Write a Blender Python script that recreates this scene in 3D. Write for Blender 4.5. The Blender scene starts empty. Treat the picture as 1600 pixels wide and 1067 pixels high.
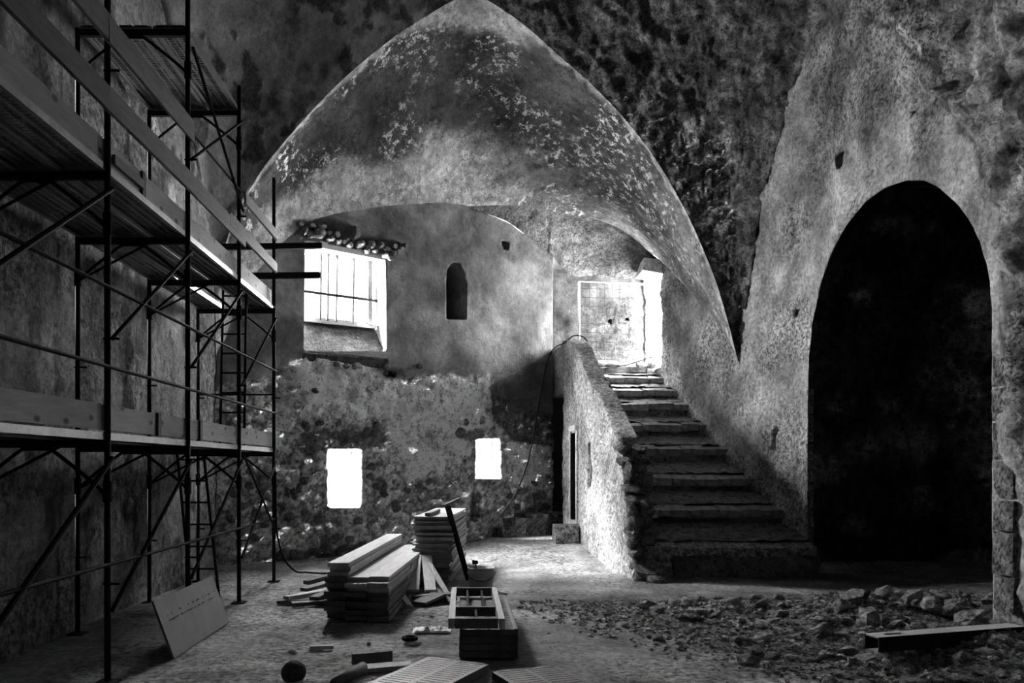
import bpy, math, random
import numpy as np
from mathutils import Vector, Matrix

# ------------------------------------------------------------------ camera
F, VX, VY, CH = 1290.0, 725.0, 728.0, 1.62       # focal length (px of a 1600 px frame), vanishing point, eye height
scene = bpy.context.scene
COL = scene.collection
cam_d = bpy.data.cameras.new('camera')
cam_d.sensor_width = 36.0
cam_d.lens = 36.0 * F / 1600.0
cam_d.shift_x = (800.0 - VX) / 1600.0
cam_d.shift_y = (VY - 533.5) / 1600.0
cam_d.clip_start, cam_d.clip_end = 0.05, 200
cam = bpy.data.objects.new('camera', cam_d)
cam.location = (0, 0, CH)
cam.rotation_euler = (math.pi / 2, 0, 0)
COL.objects.link(cam)
scene.camera = cam

# ------------------------------------------------------------------ world, exposure
world = bpy.data.worlds.new('world'); scene.world = world
world.use_nodes = True
world.node_tree.nodes['Background'].inputs[0].default_value = (1, 1, 1, 1)
world.node_tree.nodes['Background'].inputs[1].default_value = 0.6
vs = scene.view_settings
vs.view_transform = 'Standard'; vs.look = 'None'; vs.gamma = 1.0; vs.use_curve_mapping = False
vs.exposure = 2.1
scene.cycles.max_bounces = 8
scene.cycles.diffuse_bounces = 6

# ------------------------------------------------------------------ planes of the place
LWX, RWX = -3.83, 5.10
BM, BY = 0.7, 16.23                                # back wall: Y = BY + BM * X
BL = math.hypot(1, BM)
BU = np.array([1, BM, 0]) / BL                     # along the back wall
BN = np.array([BM, -1, 0]) / BL                    # its normal, into the room
AM, AY = 0.174, 13.366                             # plane of the great arch

def ray(px, py): return np.array([(px - VX) / F, 1.0, (VY - py) / F])
def on_y(px, py, y):
    d = ray(px, py); return np.array([0, 0, CH]) + d * y
def on_x(px, py, x):
    d = ray(px, py); return np.array([0, 0, CH]) + d * (x / d[0])
def on_slope(px, py, m, y0):
    d = ray(px, py); return np.array([0, 0, CH]) + d * (y0 / (1 - m * d[0]))
def bw(px, py):                                    # back wall coordinates (s, z)
    p = on_slope(px, py, BM, BY); return (p[0] * BL, p[2])
def bwpt(s, z, d=0.0):                             # back wall point, d metres into the room
    p = np.array([0, BY, 0]) + BU * s + BN * d; p[2] = z; return p
RB, RK = 12.2, 0.18                                # the right wall bends inward beyond the archway
def rwx(y): return RWX - RK * np.maximum(0, np.asarray(y, float) - RB)
def on_rw(px, py):
    d = ray(px, py); y = RWX / d[0]
    if y > RB: y = (RWX + RK * RB) / (d[0] + RK)
    return np.array([0, 0, CH]) + d * y
def rw(px, py):
    p = on_rw(px, py); return (p[1], p[2])
PK, P0 = 0.085, 3.416                              # stair parapet, left face: X = P0 - PK * Y
def pxl(y): return P0 - PK * np.asarray(y, float)
def par_pt(px, py):
    d = ray(px, py); y = P0 / (d[0] + PK); p = np.array([0, 0, CH]) + d * y; return (p[1], p[2])

# daylight at each opening (an overcast sky filling it)
SKY = 46.0
def sky_light(name, centre, inward, w, h, k=1.0):
    l = bpy.data.lights.new(name, 'AREA'); l.shape = 'RECTANGLE'; l.size = w; l.size_y = h
    l.energy = SKY * k * math.pi * w * h
    o = bpy.data.objects.new(name, l); o.location = centre
    o.rotation_euler = Vector(inward).to_track_quat('-Z', 'Y').to_euler()
    COL.objects.link(o); return o
WIN = {'big': [(476, 375), (602, 398), (605, 548), (474, 549)],
       'left': [(511, 701), (566, 701), (565, 793), (512, 794)],
       'right': [(743, 685), (783, 685), (783, 748), (744, 748)]}
WDEP = {'big': 0.50, 'left': 0.50, 'right': 0.36}
WK = {'big': 2.0, 'left': 0.28, 'right': 0.28}
WST = {}
for k_, pl in WIN.items():
    q = np.array([bw(*p) for p in pl]); WST[k_] = q
    c_ = q.mean(0); w_ = np.ptp(q[:, 0]) + .1; h_ = np.ptp(q[:, 1]) + .1
    sky_light('daylight_window', bwpt(c_[0], c_[1], -WDEP[k_] - .06), BN, w_, h_, WK[k_])
sky_light('daylight_doorway', (float(rwx(17.8)) + .36, 17.82, 4.8), (-1, -.18, 0), 1.0, 2.3, 0.66)
sun_d = bpy.data.lights.new('hazy_sun', 'SUN'); sun_d.energy = 60.0; sun_d.angle = math.radians(30)
sun = bpy.data.objects.new('hazy_sun', sun_d); sun.rotation_euler = Vector((.58, -.18, -.79)).to_track_quat('-Z', 'Y').to_euler(); COL.objects.link(sun)

# ------------------------------------------------------------------ noise
def _h(ix, iy, iz, seed):
    n = (ix * 374761393 + iy * 668265263 + iz * 2147483647 + seed * 1274126177) & 0xFFFFFFFF
    n = ((n ^ (n >> 13)) * 1274126177) & 0xFFFFFFFF
    n = ((n ^ (n >> 16)) * 2246822519) & 0xFFFFFFFF
    return ((n ^ (n >> 15)) & 0xFFFFFF) / float(0xFFFFFF)
def vnoise(p, seed=0):
    f = np.floor(p); i = f.astype(np.int64); t = p - f; t = t * t * (3 - 2 * t)
    r = 0
    for dx in (0, 1):
        wx = t[:, 0] if dx else 1 - t[:, 0]
        for dy in (0, 1):
            wy = t[:, 1] if dy else 1 - t[:, 1]
            for dz in (0, 1):
                wz = t[:, 2] if dz else 1 - t[:, 2]
                r = r + wx * wy * wz * _h(i[:, 0] + dx, i[:, 1] + dy, i[:, 2] + dz, seed)
    return r
def fbm(p, scale, octv=4, seed=0, gain=.5):        # about 0..1, centred on .5
    a, s, r, tot = 1.0, scale, 0, 0
    for o in range(octv):
        r = r + a * vnoise(p * s + 17.3 * o, seed + o); tot += a; a *= gain; s *= 2.03
    return r / tot
def cells(p, scale, seed=0):                       # distance to the nearest cell point (F1) and F2-F1
    q = p * scale; f = np.floor(q).astype(np.int64); d1 = np.full(len(p), 9.); d2 = np.full(len(p), 9.)
    for dx in (-1, 0, 1):
        for dy in (-1, 0, 1):
            for dz in (-1, 0, 1):
                c = f + np.array([dx, dy, dz])
                o = np.stack([_h(c[:, 0], c[:, 1], c[:, 2], seed + k) for k in (1, 2, 3)], 1)
                d = np.linalg.norm(c + o - q, axis=1)
                d2 = np.where(d < d1, d1, np.minimum(d2, d)); d1 = np.minimum(d1, d)
    return d1, d2 - d1
def smooth(x, a, b):
    t = np.clip((x - a) / (b - a), 0, 1); return t * t * (3 - 2 * t)

# ------------------------------------------------------------------ polygons
def inside(poly, x, y):
    poly = np.asarray(poly); r = np.zeros(len(x), bool); n = len(poly)
    for i in range(n):
        x1, y1 = poly[i]; x2, y2 = poly[(i + 1) % n]
        if y1 == y2: continue
        c = ((y1 > y) != (y2 > y)) & (x < (x2 - x1) * (y - y1) / (y2 - y1) + x1); r ^= c
    return r
def nearest(poly, x, y):
    poly = np.asarray(poly); bd = np.full(len(x), 1e9); bx = x.copy(); by = y.copy(); n = len(poly)
    for i in range(n):
        x1, y1 = poly[i]; x2, y2 = poly[(i + 1) % n]; ex, ey = x2 - x1, y2 - y1
        L = ex * ex + ey * ey + 1e-12
        t = np.clip(((x - x1) * ex + (y - y1) * ey) / L, 0, 1)
        qx, qy = x1 + t * ex, y1 + t * ey; d = np.hypot(qx - x, qy - y); m = d < bd
        bd[m] = d[m]; bx[m] = qx[m]; by[m] = qy[m]
    return bd, bx, by
def sdist(poly, x, y):                             # positive inside
    d, _, _ = nearest(poly, x, y); return np.where(inside(poly, x, y), d, -d)

# ------------------------------------------------------------------ objects
def tag(o, label=None, cat=None, group=None, kind=None):
    if label: o['label'] = label
    if cat: o['category'] = cat
    if group: o['group'] = group
    if kind: o['kind'] = kind
    return o
def wpos(o):
    p = Vector(o.location)
    while o.parent: o = o.parent; p = p + Vector(o.location)
    return p
def link(name, me, parent=None, loc=None):
    o = bpy.data.objects.new(name, me); COL.objects.link(o)
    if parent is not None: o.parent = parent
    if loc is not None:
        o.location = Vector(loc) - (wpos(parent) if parent is not None else Vector((0, 0, 0)))
    return o
def empty(name, loc, label=None, cat=None, group=None, parent=None):
    o = link(name, None, parent, loc); o.empty_display_size = .2
    return tag(o, label, cat, group)
def mesh_from(name, V, Fc, mat=None, smooth_=False, alb=None):
    me = bpy.data.meshes.new(name)
    me.from_pydata(V if isinstance(V, list) else V.tolist(), [], Fc if isinstance(Fc, list) else Fc.tolist())
    if smooth_: me.polygons.foreach_set('use_smooth', np.ones(len(me.polygons), bool))
    if alb is not None:
        at = me.color_attributes.new('alb', 'FLOAT_COLOR', 'POINT')
        alb = np.asarray(alb); c = np.ones((len(alb), 4), np.float32)
        if alb.ndim == 2: c[:, :3] = alb[:, :1]; c[:, 3] = alb[:, 1]      # second column: roughness of the surface
        else: c[:, :3] = alb[:, None]
        at.data.foreach_set('color', c.ravel())
    if mat: me.materials.append(mat)
    me.update(); return me

class MB:
    """collects shapes in world coordinates; build() makes ONE mesh object with its origin at its base"""
    def __init__(s): s.v = []; s.f = []
    def add(s, V, Fc):
        n = len(s.v); s.v += [tuple(map(float, p)) for p in V]; s.f += [tuple(i + n for i in q) for q in Fc]; return s
    def box(s, c, size, rot=None, jit=0.0):
        c = Vector(c); h = [x / 2 for x in size]; M = rot if rot is not None else Matrix.Identity(3)
        V = [c + M @ Vector((sx * h[0] + random.uniform(-jit, jit), sy * h[1] + random.uniform(-jit, jit), sz * h[2] + random.uniform(-jit, jit)))
             for sx in (-1, 1) for sy in (-1, 1) for sz in (-1, 1)]
        return s.add(V, [(0, 1, 3, 2), (4, 6, 7, 5), (0, 4, 5, 1), (2, 3, 7, 6), (0, 2, 6, 4), (1, 5, 7, 3)])
    def bar(s, p0, p1, w, h, up=(0, 0, 1)):
        p0, p1 = Vector(p0), Vector(p1); d = p1 - p0; y = d.normalized()
        x = y.cross(Vector(up)); x = x.normalized() if x.length > 1e-5 else Vector((1, 0, 0)); z = x.cross(y)
        M = Matrix((x, y, z)).transposed()
        return s.box((p0 + p1) / 2, (w, d.length, h), M)
    def tube(s, p0, p1, r, n=8, r2=None, cap=True):
        p0, p1 = Vector(p0), Vector(p1); d = (p1 - p0).normalized()
        a = d.orthogonal().normalized(); b = d.cross(a); r2 = r if r2 is None else r2
        V = []
        for p, q in ((p0, r), (p1, r2)):
            for i in range(n):
                t = 2 * math.pi * i / n; V.append(p + a * (q * math.cos(t)) + b * (q * math.sin(t)))
        Fc = [(i, (i + 1) % n, n + (i + 1) % n, n + i) for i in range(n)]
        if cap: Fc += [tuple(range(n - 1, -1, -1)), tuple(range(n, 2 * n))]
        return s.add(V, Fc)
    def pipe(s, pts, r, n=8):
        pts = [Vector(p) for p in pts]; V = []; Fc = []; a = None
        for i, p in enumerate(pts):
            d = (pts[min(i + 1, len(pts) - 1)] - pts[max(i - 1, 0)]).normalized()
            a = d.orthogonal().normalized() if a is None else (a - d * a.dot(d)).normalized()
            b = d.cross(a)
            for k in range(n):
                t = 2 * math.pi * k / n; V.append(p + a * (r * math.cos(t)) + b * (r * math.sin(t)))
        for i in range(len(pts) - 1):
            for k in range(n):
                Fc.append((i * n + k, i * n + (k + 1) % n, (i + 1) * n + (k + 1) % n, (i + 1) * n + k))
        Fc += [tuple(range(n - 1, -1, -1)), tuple(range((len(pts) - 1) * n, len(pts) * n))]
        return s.add(V, Fc)
    def lathe(s, c, prof, n=24):
        c = Vector(c); V = []; Fc = []
        for r, z in prof:
            for k in range(n):
                t = 2 * math.pi * k / n; V.append(c + Vector((r * math.cos(t), r * math.sin(t), z)))
        for i in range(len(prof) - 1):
            for k in range(n):
                Fc.append((i * n + k, i * n + (k + 1) % n, (i + 1) * n + (k + 1) % n, (i + 1) * n + k))
        return s.add(V, Fc)
    def build(s, name, mat, parent=None, smooth_=False):
        V = np.array(s.v); lo, hi = V.min(0), V.max(0)
        loc = np.array([(lo[0] + hi[0]) / 2, (lo[1] + hi[1]) / 2, lo[2]])
        me = mesh_from(name, V - loc, s.f, mat, smooth_)
        return link(name, me, parent, loc)
def arc_pts(pts, n):                                # resample a polyline smoothly (Catmull-Rom, even spacing)
    P = np.array(pts, float); Q = np.vstack([2 * P[0] - P[1], P, 2 * P[-1] - P[-2]]); out = []
    for i in range(1, len(Q) - 2):
        for t in np.linspace(0, 1, 16, endpoint=False):
            a, b, c, d = Q[i - 1], Q[i], Q[i + 1], Q[i + 2]
            out.append(.5 * ((2 * b) + (c - a) * t + (2 * a - 5 * b + 4 * c - d) * t * t + (3 * b - a - 3 * c + d) * t ** 3))
    out.append(P[-1]); out = np.array(out)
    L = np.concatenate([[0], np.cumsum(np.linalg.norm(np.diff(out, axis=0), axis=1))])
    u = np.linspace(0, L[-1], n)
    return np.stack([np.interp(u, L, out[:, k]) for k in range(out.shape[1])], 1)

# ------------------------------------------------------------------ materials
def nt_new(name):
    m = bpy.data.materials.new(name); m.use_nodes = True; nt = m.node_tree; nt.nodes.clear()
    out = nt.nodes.new('ShaderNodeOutputMaterial'); b = nt.nodes.new('ShaderNodeBsdfPrincipled')
    nt.links.new(b.outputs[0], out.inputs[0]); return m, nt, b
def nd(nt, t, **kw):
    n = nt.nodes.new(t)
    for k, v in kw.items(): setattr(n, k, v)
    return n
def mrange(nt, src, a, b, c, d):
    n = nd(nt, 'ShaderNodeMapRange'); nt.links.new(src, n.inputs[0])
    for i, v in zip((1, 2, 3, 4), (a, b, c, d)): n.inputs[i].default_value = v
    return n.outputs[0]
def mul(nt, a, b, op='MULTIPLY'):
    n = nd(nt, 'ShaderNodeMath', operation=op)
    for i, x in enumerate((a, b)):
        if isinstance(x, (int, float)): n.inputs[i].default_value = x
        else: nt.links.new(x, n.inputs[i])
    return n.outputs[0]
def noise(nt, vec, scale, detail=5, rough=.6, dist=0.0):
    n = nd(nt, 'ShaderNodeTexNoise'); n.inputs['Scale'].default_value = scale; n.inputs['Detail'].default_value = detail
    n.inputs['Roughness'].default_value = rough; n.inputs['Distortion'].default_value = dist
    nt.links.new(vec, n.inputs['Vector']); return n.outputs['Fac']
def mineral(name, base=None, blotch=(.55, 1.35, 1.6), grain=(.35, 1.6, 14), pits=(.38, .46, .30, 30), bump=(.9, 22), bump2=(.7, 90), squash=(1, 1, 1), rough=.95,
            specks=None):
    """plaster / stone / earth: colour = attribute 'alb' (or base) x blotches x grain x pits"""
    m, nt, b = nt_new(name)
    tc = nd(nt, 'ShaderNodeTexCoord'); mp = nd(nt, 'ShaderNodeMapping'); mp.inputs['Scale'].default_value = squash
    nt.links.new(tc.outputs['Object'], mp.inputs[0]); v = mp.outputs[0]
    if base is None:
        at = nd(nt, 'ShaderNodeAttribute', attribute_name='alb'); sp = nd(nt, 'ShaderNodeSeparateColor')
        nt.links.new(at.outputs['Color'], sp.inputs[0]); c = sp.outputs[0]; al_ = at.outputs['Alpha']
    else: c = base; al_ = 1.0
    n1 = noise(nt, v, blotch[2], 6, .62, .4); c = mul(nt, c, mrange(nt, n1, .36, .64, blotch[0], blotch[1]))
    n2 = noise(nt, v, grain[2], 6, .68); c = mul(nt, c, mul(nt, mul(nt, mul(nt, mrange(nt, n2, .38, .62, grain[0], grain[1]), 1.0, 'SUBTRACT'), al_), 1.0, 'ADD'))
    n3 = noise(nt, v, pits[3], 3, .6); c = mul(nt, c, mul(nt, mul(nt, mrange(nt, n3, pits[0], pits[1], pits[2] - 1.0, 0.0), al_), 1.0, 'ADD'))
    if specks:                                       # flaked-off paint showing bright plaster: (lo, hi, scale, colour, patch scale)
        s1 = noise(nt, v, specks[2], 9, .82); s2 = noise(nt, v, specks[4], 4, .6)
        k = mul(nt, mrange(nt, s1, specks[0], specks[1], 0, 1), mrange(nt, s2, .44, .54, 0, 1))
        mx = nd(nt, 'ShaderNodeMix', data_type='FLOAT'); nt.links.new(k, mx.inputs[0]); nt.links.new(c, mx.inputs[2]); mx.inputs[3].default_value = specks[3]
        c = mx.outputs[0]
    cl = nd(nt, 'ShaderNodeClamp'); nt.links.new(c, cl.inputs[0]); cl.inputs[1].default_value = .004; cl.inputs[2].default_value = .85
    cc = nd(nt, 'ShaderNodeCombineColor')
    for i in range(3): nt.links.new(cl.outputs[0], cc.inputs[i])
    nt.links.new(cc.outputs[0], b.inputs['Base Color'])
    b.inputs['Roughness'].default_value = rough; b.inputs['Specular IOR Level'].default_value = .15
    bp = nd(nt, 'ShaderNodeBump'); bp.inputs['Strength'].default_value = bump[0]; bp.inputs['Distance'].default_value = .09
    nb = mul(nt, noise(nt, v, bump[1], 6, .7), al_); nt.links.new(nb, bp.inputs['Height'])
    bp2 = nd(nt, 'ShaderNodeBump'); bp2.inputs['Strength'].default_value = bump2[0]; bp2.inputs['Distance'].default_value = .012
    nb2 = noise(nt, v, bump2[1], 4, .6); nt.links.new(nb2, bp2.inputs['Height']); nt.links.new(bp.outputs[0], bp2.inputs['Normal'])
    nt.links.new(bp2.outputs[0], b.inputs['Normal'])
    return m
def plain(name, val, rough=.6, metal=0.0, var=.25, scale=8, stretch=(1, 1, 1), bump=.15, spec=.4, knots=False):
    m, nt, b = nt_new(name)
    tc = nd(nt, 'ShaderNodeTexCoord'); mp = nd(nt, 'ShaderNodeMapping'); mp.inputs['Scale'].default_value = stretch
    nt.links.new(tc.outputs['Object'], mp.inputs[0])
    oi = nd(nt, 'ShaderNodeObjectInfo')
    n1 = noise(nt, mp.outputs[0], scale, 6, .65, .3)
    c = mul(nt, val, mrange(nt, n1, .3, .7, 1 - var, 1 + var))
    c = mul(nt, c, mrange(nt, oi.outputs['Random'], 0, 1, 1 - var * .7, 1 + var * .7))
    if knots:
        sx = nd(nt, 'ShaderNodeSeparateXYZ'); nt.links.new(tc.outputs['Object'], sx.inputs[0]); cx = nd(nt, 'ShaderNodeCombineXYZ')
        nt.links.new(mul(nt, mul(nt, sx.outputs[1], 2.6), mul(nt, oi.outputs['Random'], 40.0), 'ADD'), cx.inputs[0]); nt.links.new(mul(nt, sx.outputs[2], 4.5), cx.inputs[1])
        vo = nd(nt, 'ShaderNodeTexVoronoi', voronoi_dimensions='2D'); vo.inputs['Scale'].default_value = 1.0; nt.links.new(cx.outputs[0], vo.inputs['Vector'])
        c = mul(nt, c, mrange(nt, vo.outputs['Distance'], .07, .13, .30, 1))
    cc = nd(nt, 'ShaderNodeCombineColor')
    for i in range(3): nt.links.new(c, cc.inputs[i])
    nt.links.new(cc.outputs[0], b.inputs['Base Color'])
    b.inputs['Roughness'].default_value = rough; b.inputs['Metallic'].default_value = metal; b.inputs['Specular IOR Level'].default_value = spec
    bp = nd(nt, 'ShaderNodeBump'); bp.inputs['Strength'].default_value = bump; bp.inputs['Distance'].default_value = .01
    nt.links.new(n1, bp.inputs['Height']); nt.links.new(bp.outputs[0], b.inputs['Normal'])
    return m
M = {}
M['back'] = mineral('back_wall_plaster', bump=(1.0, 15), grain=(.5, 1.4, 10), pits=(.36, .44, .35, 24))
M['left'] = mineral('left_wall_plaster', blotch=(.5, 1.45, 1.3), bump=(.9, 15), grain=(.3, 1.7, 11))
M['right'] = mineral('right_wall_plaster', blotch=(.6, 1.35, 1.2), bump=(1.0, 14), grain=(.3, 1.65, 14), pits=(.40, .48, .25, 26))
M['vault'] = mineral('vault_plaster', blotch=(.55, 1.4, 1.0), bump=(.6, 22), grain=(.45, 1.5, 8), specks=(.53, .575, 6.5, .72, .9))
M['web'] = mineral('web_rubble', blotch=(.45, 1.5, 1.4), bump=(1.0, 11), grain=(.35, 1.65, 8))
M['webl'] = mineral('web_plaster', blotch=(.45, 1.4, .9), bump=(.8, 16), grain=(.5, 1.5, 11))
M['floor'] = mineral('earth_floor', blotch=(.55, 1.35, 1.3), bump=(1.0, 12), grain=(.4, 1.5, 13), pits=(.40, .48, .3, 20))
M['stair'] = mineral('stair_stone', base=.22, blotch=(.7, 1.25, 1.5), bump=(.9, 12), grain=(.6, 1.35, 9), pits=(.36, .44, .5, 18))
M['stone'] = mineral('rubble_stone', base=.22, blotch=(.5, 1.5, 2.2), bump=(.8, 16))
M['rubble'] = mineral('rubble_chunk_stone', base=.34, blotch=(.4, 1.5, 3), bump=(.6, 18), grain=(.6, 1.3, 10))
M['nosing'] = mineral('lit_edge_stone', base=.34, blotch=(.6, 1.3, 2.2), bump=(.6, 14), grain=(.7, 1.25, 9), pits=(.34, .42, .6, 24))  # paler than the treads, standing for light along the step edges
M['sill'] = mineral('darkened_sill', base=.07, blotch=(.6, 1.3, 3), grain=(.6, 1.4, 12))  # colour darkened to hold back the strong window light on the sill
M['stonel'] = mineral('pale_stone', base=.38, blotch=(.5, 1.4, 2.2), bump=(.8, 16))
M['darkroom'] = mineral('dark_room_stone', base=.10)
M['white'] = mineral('limewash', base=.75, blotch=(.85, 1.1, 2), grain=(.8, 1.15, 12), bump=(.3, 30))
M['steel'] = plain('scaffold_steel', .022, .85, 0, .35, 14, spec=.04)
M['deck'] = plain('galvanised_deck', .24, .42, .7, .25, 10, spec=.4)  # paler copy, lifted so the shaded deck undersides show
M['decktop'] = plain('dimmed_deck', .13, .6, .2, .25, 10, spec=.3)  # darker copy of the deck metal so the lit tops stay dim
M['wood'] = plain('pale_timber', .40, .75, 0, .22, 6, (5, .6, 5), .25, .2)
M['board'] = plain('guard_board', .30, .75, 0, .22, 6, (5, .6, 5), .25, .2, knots=True)
M['darkwood'] = plain('grey_timber', .12, .8, 0, .3, 7, (5, .7, 5), .3, .2)
M['panel'] = plain('formwork_panel', .30, .7, 0, .25, 7, (2, 2, 2), .15, .25)
M['sheetp'] = plain('smooth_sheet', .19, .8, 0, .15, 5, bump=.05, spec=.15)
M['iron'] = plain('window_iron', .03, .6, .3, .3, 12)
M['galv'] = plain('gate_tube', .55, .5, .3, .15, 10)
M['paint'] = plain('white_paint', .75, .6, 0, .12, 9, (4, 4, 1), .2)
M['rubber'] = plain('black_rubber', .012, .85, 0, .2, 20, spec=.05)
M['plastic'] = plain('bucket_plastic', .30, .45, 0, .15, 10)
M['dark'] = plain('dark_door_timber', .03, .8, 0, .3, 8)
m, nt, b = nt_new('window_glass'); M['glass'] = m
tr = nd(nt, 'ShaderNodeBsdfTransparent'); tr.inputs[0].default_value = (.92, .92, .92, 1); mx = nd(nt, 'ShaderNodeMixShader'); mx.inputs[0].default_value = .08
gl = nd(nt, 'ShaderNodeBsdfGlossy'); gl.inputs['Roughness'].default_value = .05
nt.links.new(tr.outputs[0], mx.inputs[1]); nt.links.new(gl.outputs[0], mx.inputs[2]); nt.links.new(mx.outputs[0], nt.nodes['Material Output'].inputs[0])

# ------------------------------------------------------------------ sheets (walls) with openings
def sheet(name, a0, a1, b0, b1, res, to3d, disp, alb, mat, holes=(), keep=None, keep_depth=None, parent=None, kind='structure'):
    """grid in wall coordinates (a, b); to3d(a,b,d): d = metres out of the wall into the room.
    holes: (polygon, depth, direction vector or None, cap); keep: outline polygon, keep_depth = (depth, vector)"""
    na, nb = max(2, int(round((a1 - a0) / res)) + 1), max(2, int(round((b1 - b0) / res)) + 1)
    A, B = np.meshgrid(np.linspace(a0, a1, na), np.linspace(b0, b1, nb), indexing='ij'); A = A.ravel(); B = B.ravel()
    idx = np.arange(na * nb).reshape(na, nb)
    Q = np.stack([idx[:-1, :-1], idx[1:, :-1], idx[1:, 1:], idx[:-1, 1:]], -1).reshape(-1, 4)
    hid = np.zeros(len(A), int)
    regs = [(p, dep, vec, cap, False) for p, dep, vec, cap in holes]
    if keep is not None: regs.append((keep, keep_depth[0], keep_depth[1], False, True))
    for k, (poly, dep, vec, cap, inv) in enumerate(regs, 1):
        ins = inside(poly, A, B); ins = ~ins if inv else ins
        drop = ins[Q].all(1); Q = Q[~drop]
        part = ins[Q].any(1); sn = np.unique(Q[part]); sn = sn[ins[sn]]
        d, x, y = nearest(poly, A[sn], B[sn]); A[sn], B[sn] = x, y; hid[sn] = k
    use = np.unique(Q); remap = -np.ones(len(A), int); remap[use] = np.arange(len(use)); Q = remap[Q]; A, B, hid = A[use], B[use], hid[use]
    D = disp(A, B); V = to3d(A, B, D); al = np.asarray(alb(A, B))
    V = [V]; ALB = [al]; FC = Q.tolist(); n0 = len(A)
    E = {}
    for q in FC:
        for i in range(4):
            e = (q[i], q[(i + 1) % 4])
            if e[0] == e[1]: continue
            E[e] = E.get(e, 0) + 1
    for k, (poly, dep, vec, cap, inv) in enumerate(regs, 1):
        be = [e for e in E if hid[e[0]] == k and hid[e[1]] == k and (e[1], e[0]) not in E]
        vs_ = sorted({i for e in be for i in e})
        if not vs_ or dep <= 0: continue
        loc = {v: i for i, v in enumerate(vs_)}; base = V[0][vs_]; ns = max(2, int(dep / .07)); prev = vs_
        vec = vec(base) if callable(vec) else np.asarray(vec, float)
        for s_ in range(1, ns + 1):
            P = base + vec * (dep * s_ / ns); P = P + (fbm(P, 7, 3, 5)[:, None] - .5) * .03
            start = n0; V.append(P); ALB.append(al[vs_]); n0 += len(vs_); cur = list(range(start, n0))
            for e in be: FC.append((prev[loc[e[1]]], prev[loc[e[0]]], cur[loc[e[0]]], cur[loc[e[1]]]))
            prev = cur
        if cap:
            V.append(V[-1].mean(0, keepdims=True)); ALB.append(al[vs_].mean(0, keepdims=True)); c = n0; n0 += 1
            for e in be: FC.append((prev[loc[e[1]]], prev[loc[e[0]]], c))
    FC = [q if len(set(q)) == len(q) else tuple(dict.fromkeys(q)) for q in FC]; FC = [q for q in FC if len(q) > 2]
    me = mesh_from(name, np.vstack(V), FC, mat, True, np.concatenate(ALB))
    o = link(name, me, parent)
    if kind: o['kind'] = kind
    return o
def loft(name, rows_a, rows_b, nv, bulge, disp, alb, mat, relax=0):
    """surface between two curves of equal length; bulge(u,v) -> offset vectors"""
    nu = len(rows_a); v = np.linspace(0, 1, nv)
    P = rows_a[:, None, :] * (1 - v)[None, :, None] + rows_b[:, None, :] * v[None, :, None]
    U, W = np.meshgrid(np.linspace(0, 1, nu), v, indexing='ij')
    P = P + bulge(U, W)
    if relax:                                        # round off the crease away from the two edge curves
        wgt = np.clip(np.sin(np.pi * v) * 1.4, 0, 1)[None, :, None]
        for _ in range(relax):
            Pn = P.copy(); Pn[1:-1] = (P[:-2] + 2 * P[1:-1] + P[2:]) / 4; P = P * (1 - wgt) + Pn * wgt
    du = np.gradient(P, axis=0); dv = np.gradient(P, axis=1); N = np.cross(du, dv); L = np.linalg.norm(N, axis=2, keepdims=True); N = N / np.maximum(L, 1e-9)
    X = P.reshape(-1, 3); N = N.reshape(-1, 3); U = U.ravel(); W = W.ravel()
    toC = np.array([0.5, 6, 2.0]) - X; sg = np.sign((N * toC).sum(1)); N = N * sg[:, None]
    X2 = X + N * disp(X, U, W)[:, None]
    idx = np.arange(nu * nv).reshape(nu, nv)
    Q = np.stack([idx[:-1, :-1], idx[1:, :-1], idx[1:, 1:], idx[:-1, 1:]], -1).reshape(-1, 4)
    me = mesh_from(name, X2, Q, mat, True, alb(X, U, W)); o = link(name, me); o['kind'] = 'structure'; return o
random.seed(7); np.random.seed(7)
def p3(a, b, c): return np.stack([np.broadcast_to(np.asarray(a, float), np.shape(b) if np.ndim(b) else np.shape(a)) if np.ndim(a) == 0 else a, b, c], 1)

# ------------------------------------------------------------------ floor
def floor_z(x, y):
    x = np.atleast_1d(np.asarray(x, float)); y = np.atleast_1d(np.asarray(y, float)); P = np.stack([x, y, 0 * x], 1)
    z = (fbm(P, .55, 3, 11) - .5) * .05
    back = BY + BM * x
    z = z + .20 * smooth(x, -1.2, .8) * smooth(y, 12.6, 15.4)
    heap = smooth(x, 2.3, 4.3) * smooth(y, 5.2, 6.6) * (1 - smooth(y, 8.6, 10.6)) * (1 - smooth(x, 6.0, 7.5))
    z = z + heap * (.10 + .30 * (fbm(P, .9, 3, 23) - .25))
    return z
def floor_full(x, y):
    P = np.stack([x, y, 0 * x], 1); z = floor_z(x, y)
    rub = smooth(x + .55 * (y - 8), 1.2, 2.6) * (1 - smooth(y, 9.6, 11.0))
    z = z + (fbm(P, 5, 3, 3) - .5) * .03 + rub * (fbm(P, 6, 4, 9) - .5) * .10
    return z
def floor_alb(x, y):
    P = np.stack([x, y, 0 * x], 1)
    rub = smooth(x + .55 * (y - 8) + (fbm(P, 1.5, 3, 4) - .5), 1.4, 2.4) * (1 - smooth(y, 9.8, 11.0))
    n = fbm(P * np.array([1, .55, 1]), 1.4, 4, 31)
    return np.stack([(.31 - .13 * rub) * (.6 + .8 * n), .45 + .35 * smooth(n, .4, .6) + .2 * rub], 1)
sheet('floor', -4.7, 9.6, -3.2, 23.0, .055, lambda a, b, d: np.stack([a, b, d], 1), floor_full, floor_alb, M['floor'])

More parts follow.
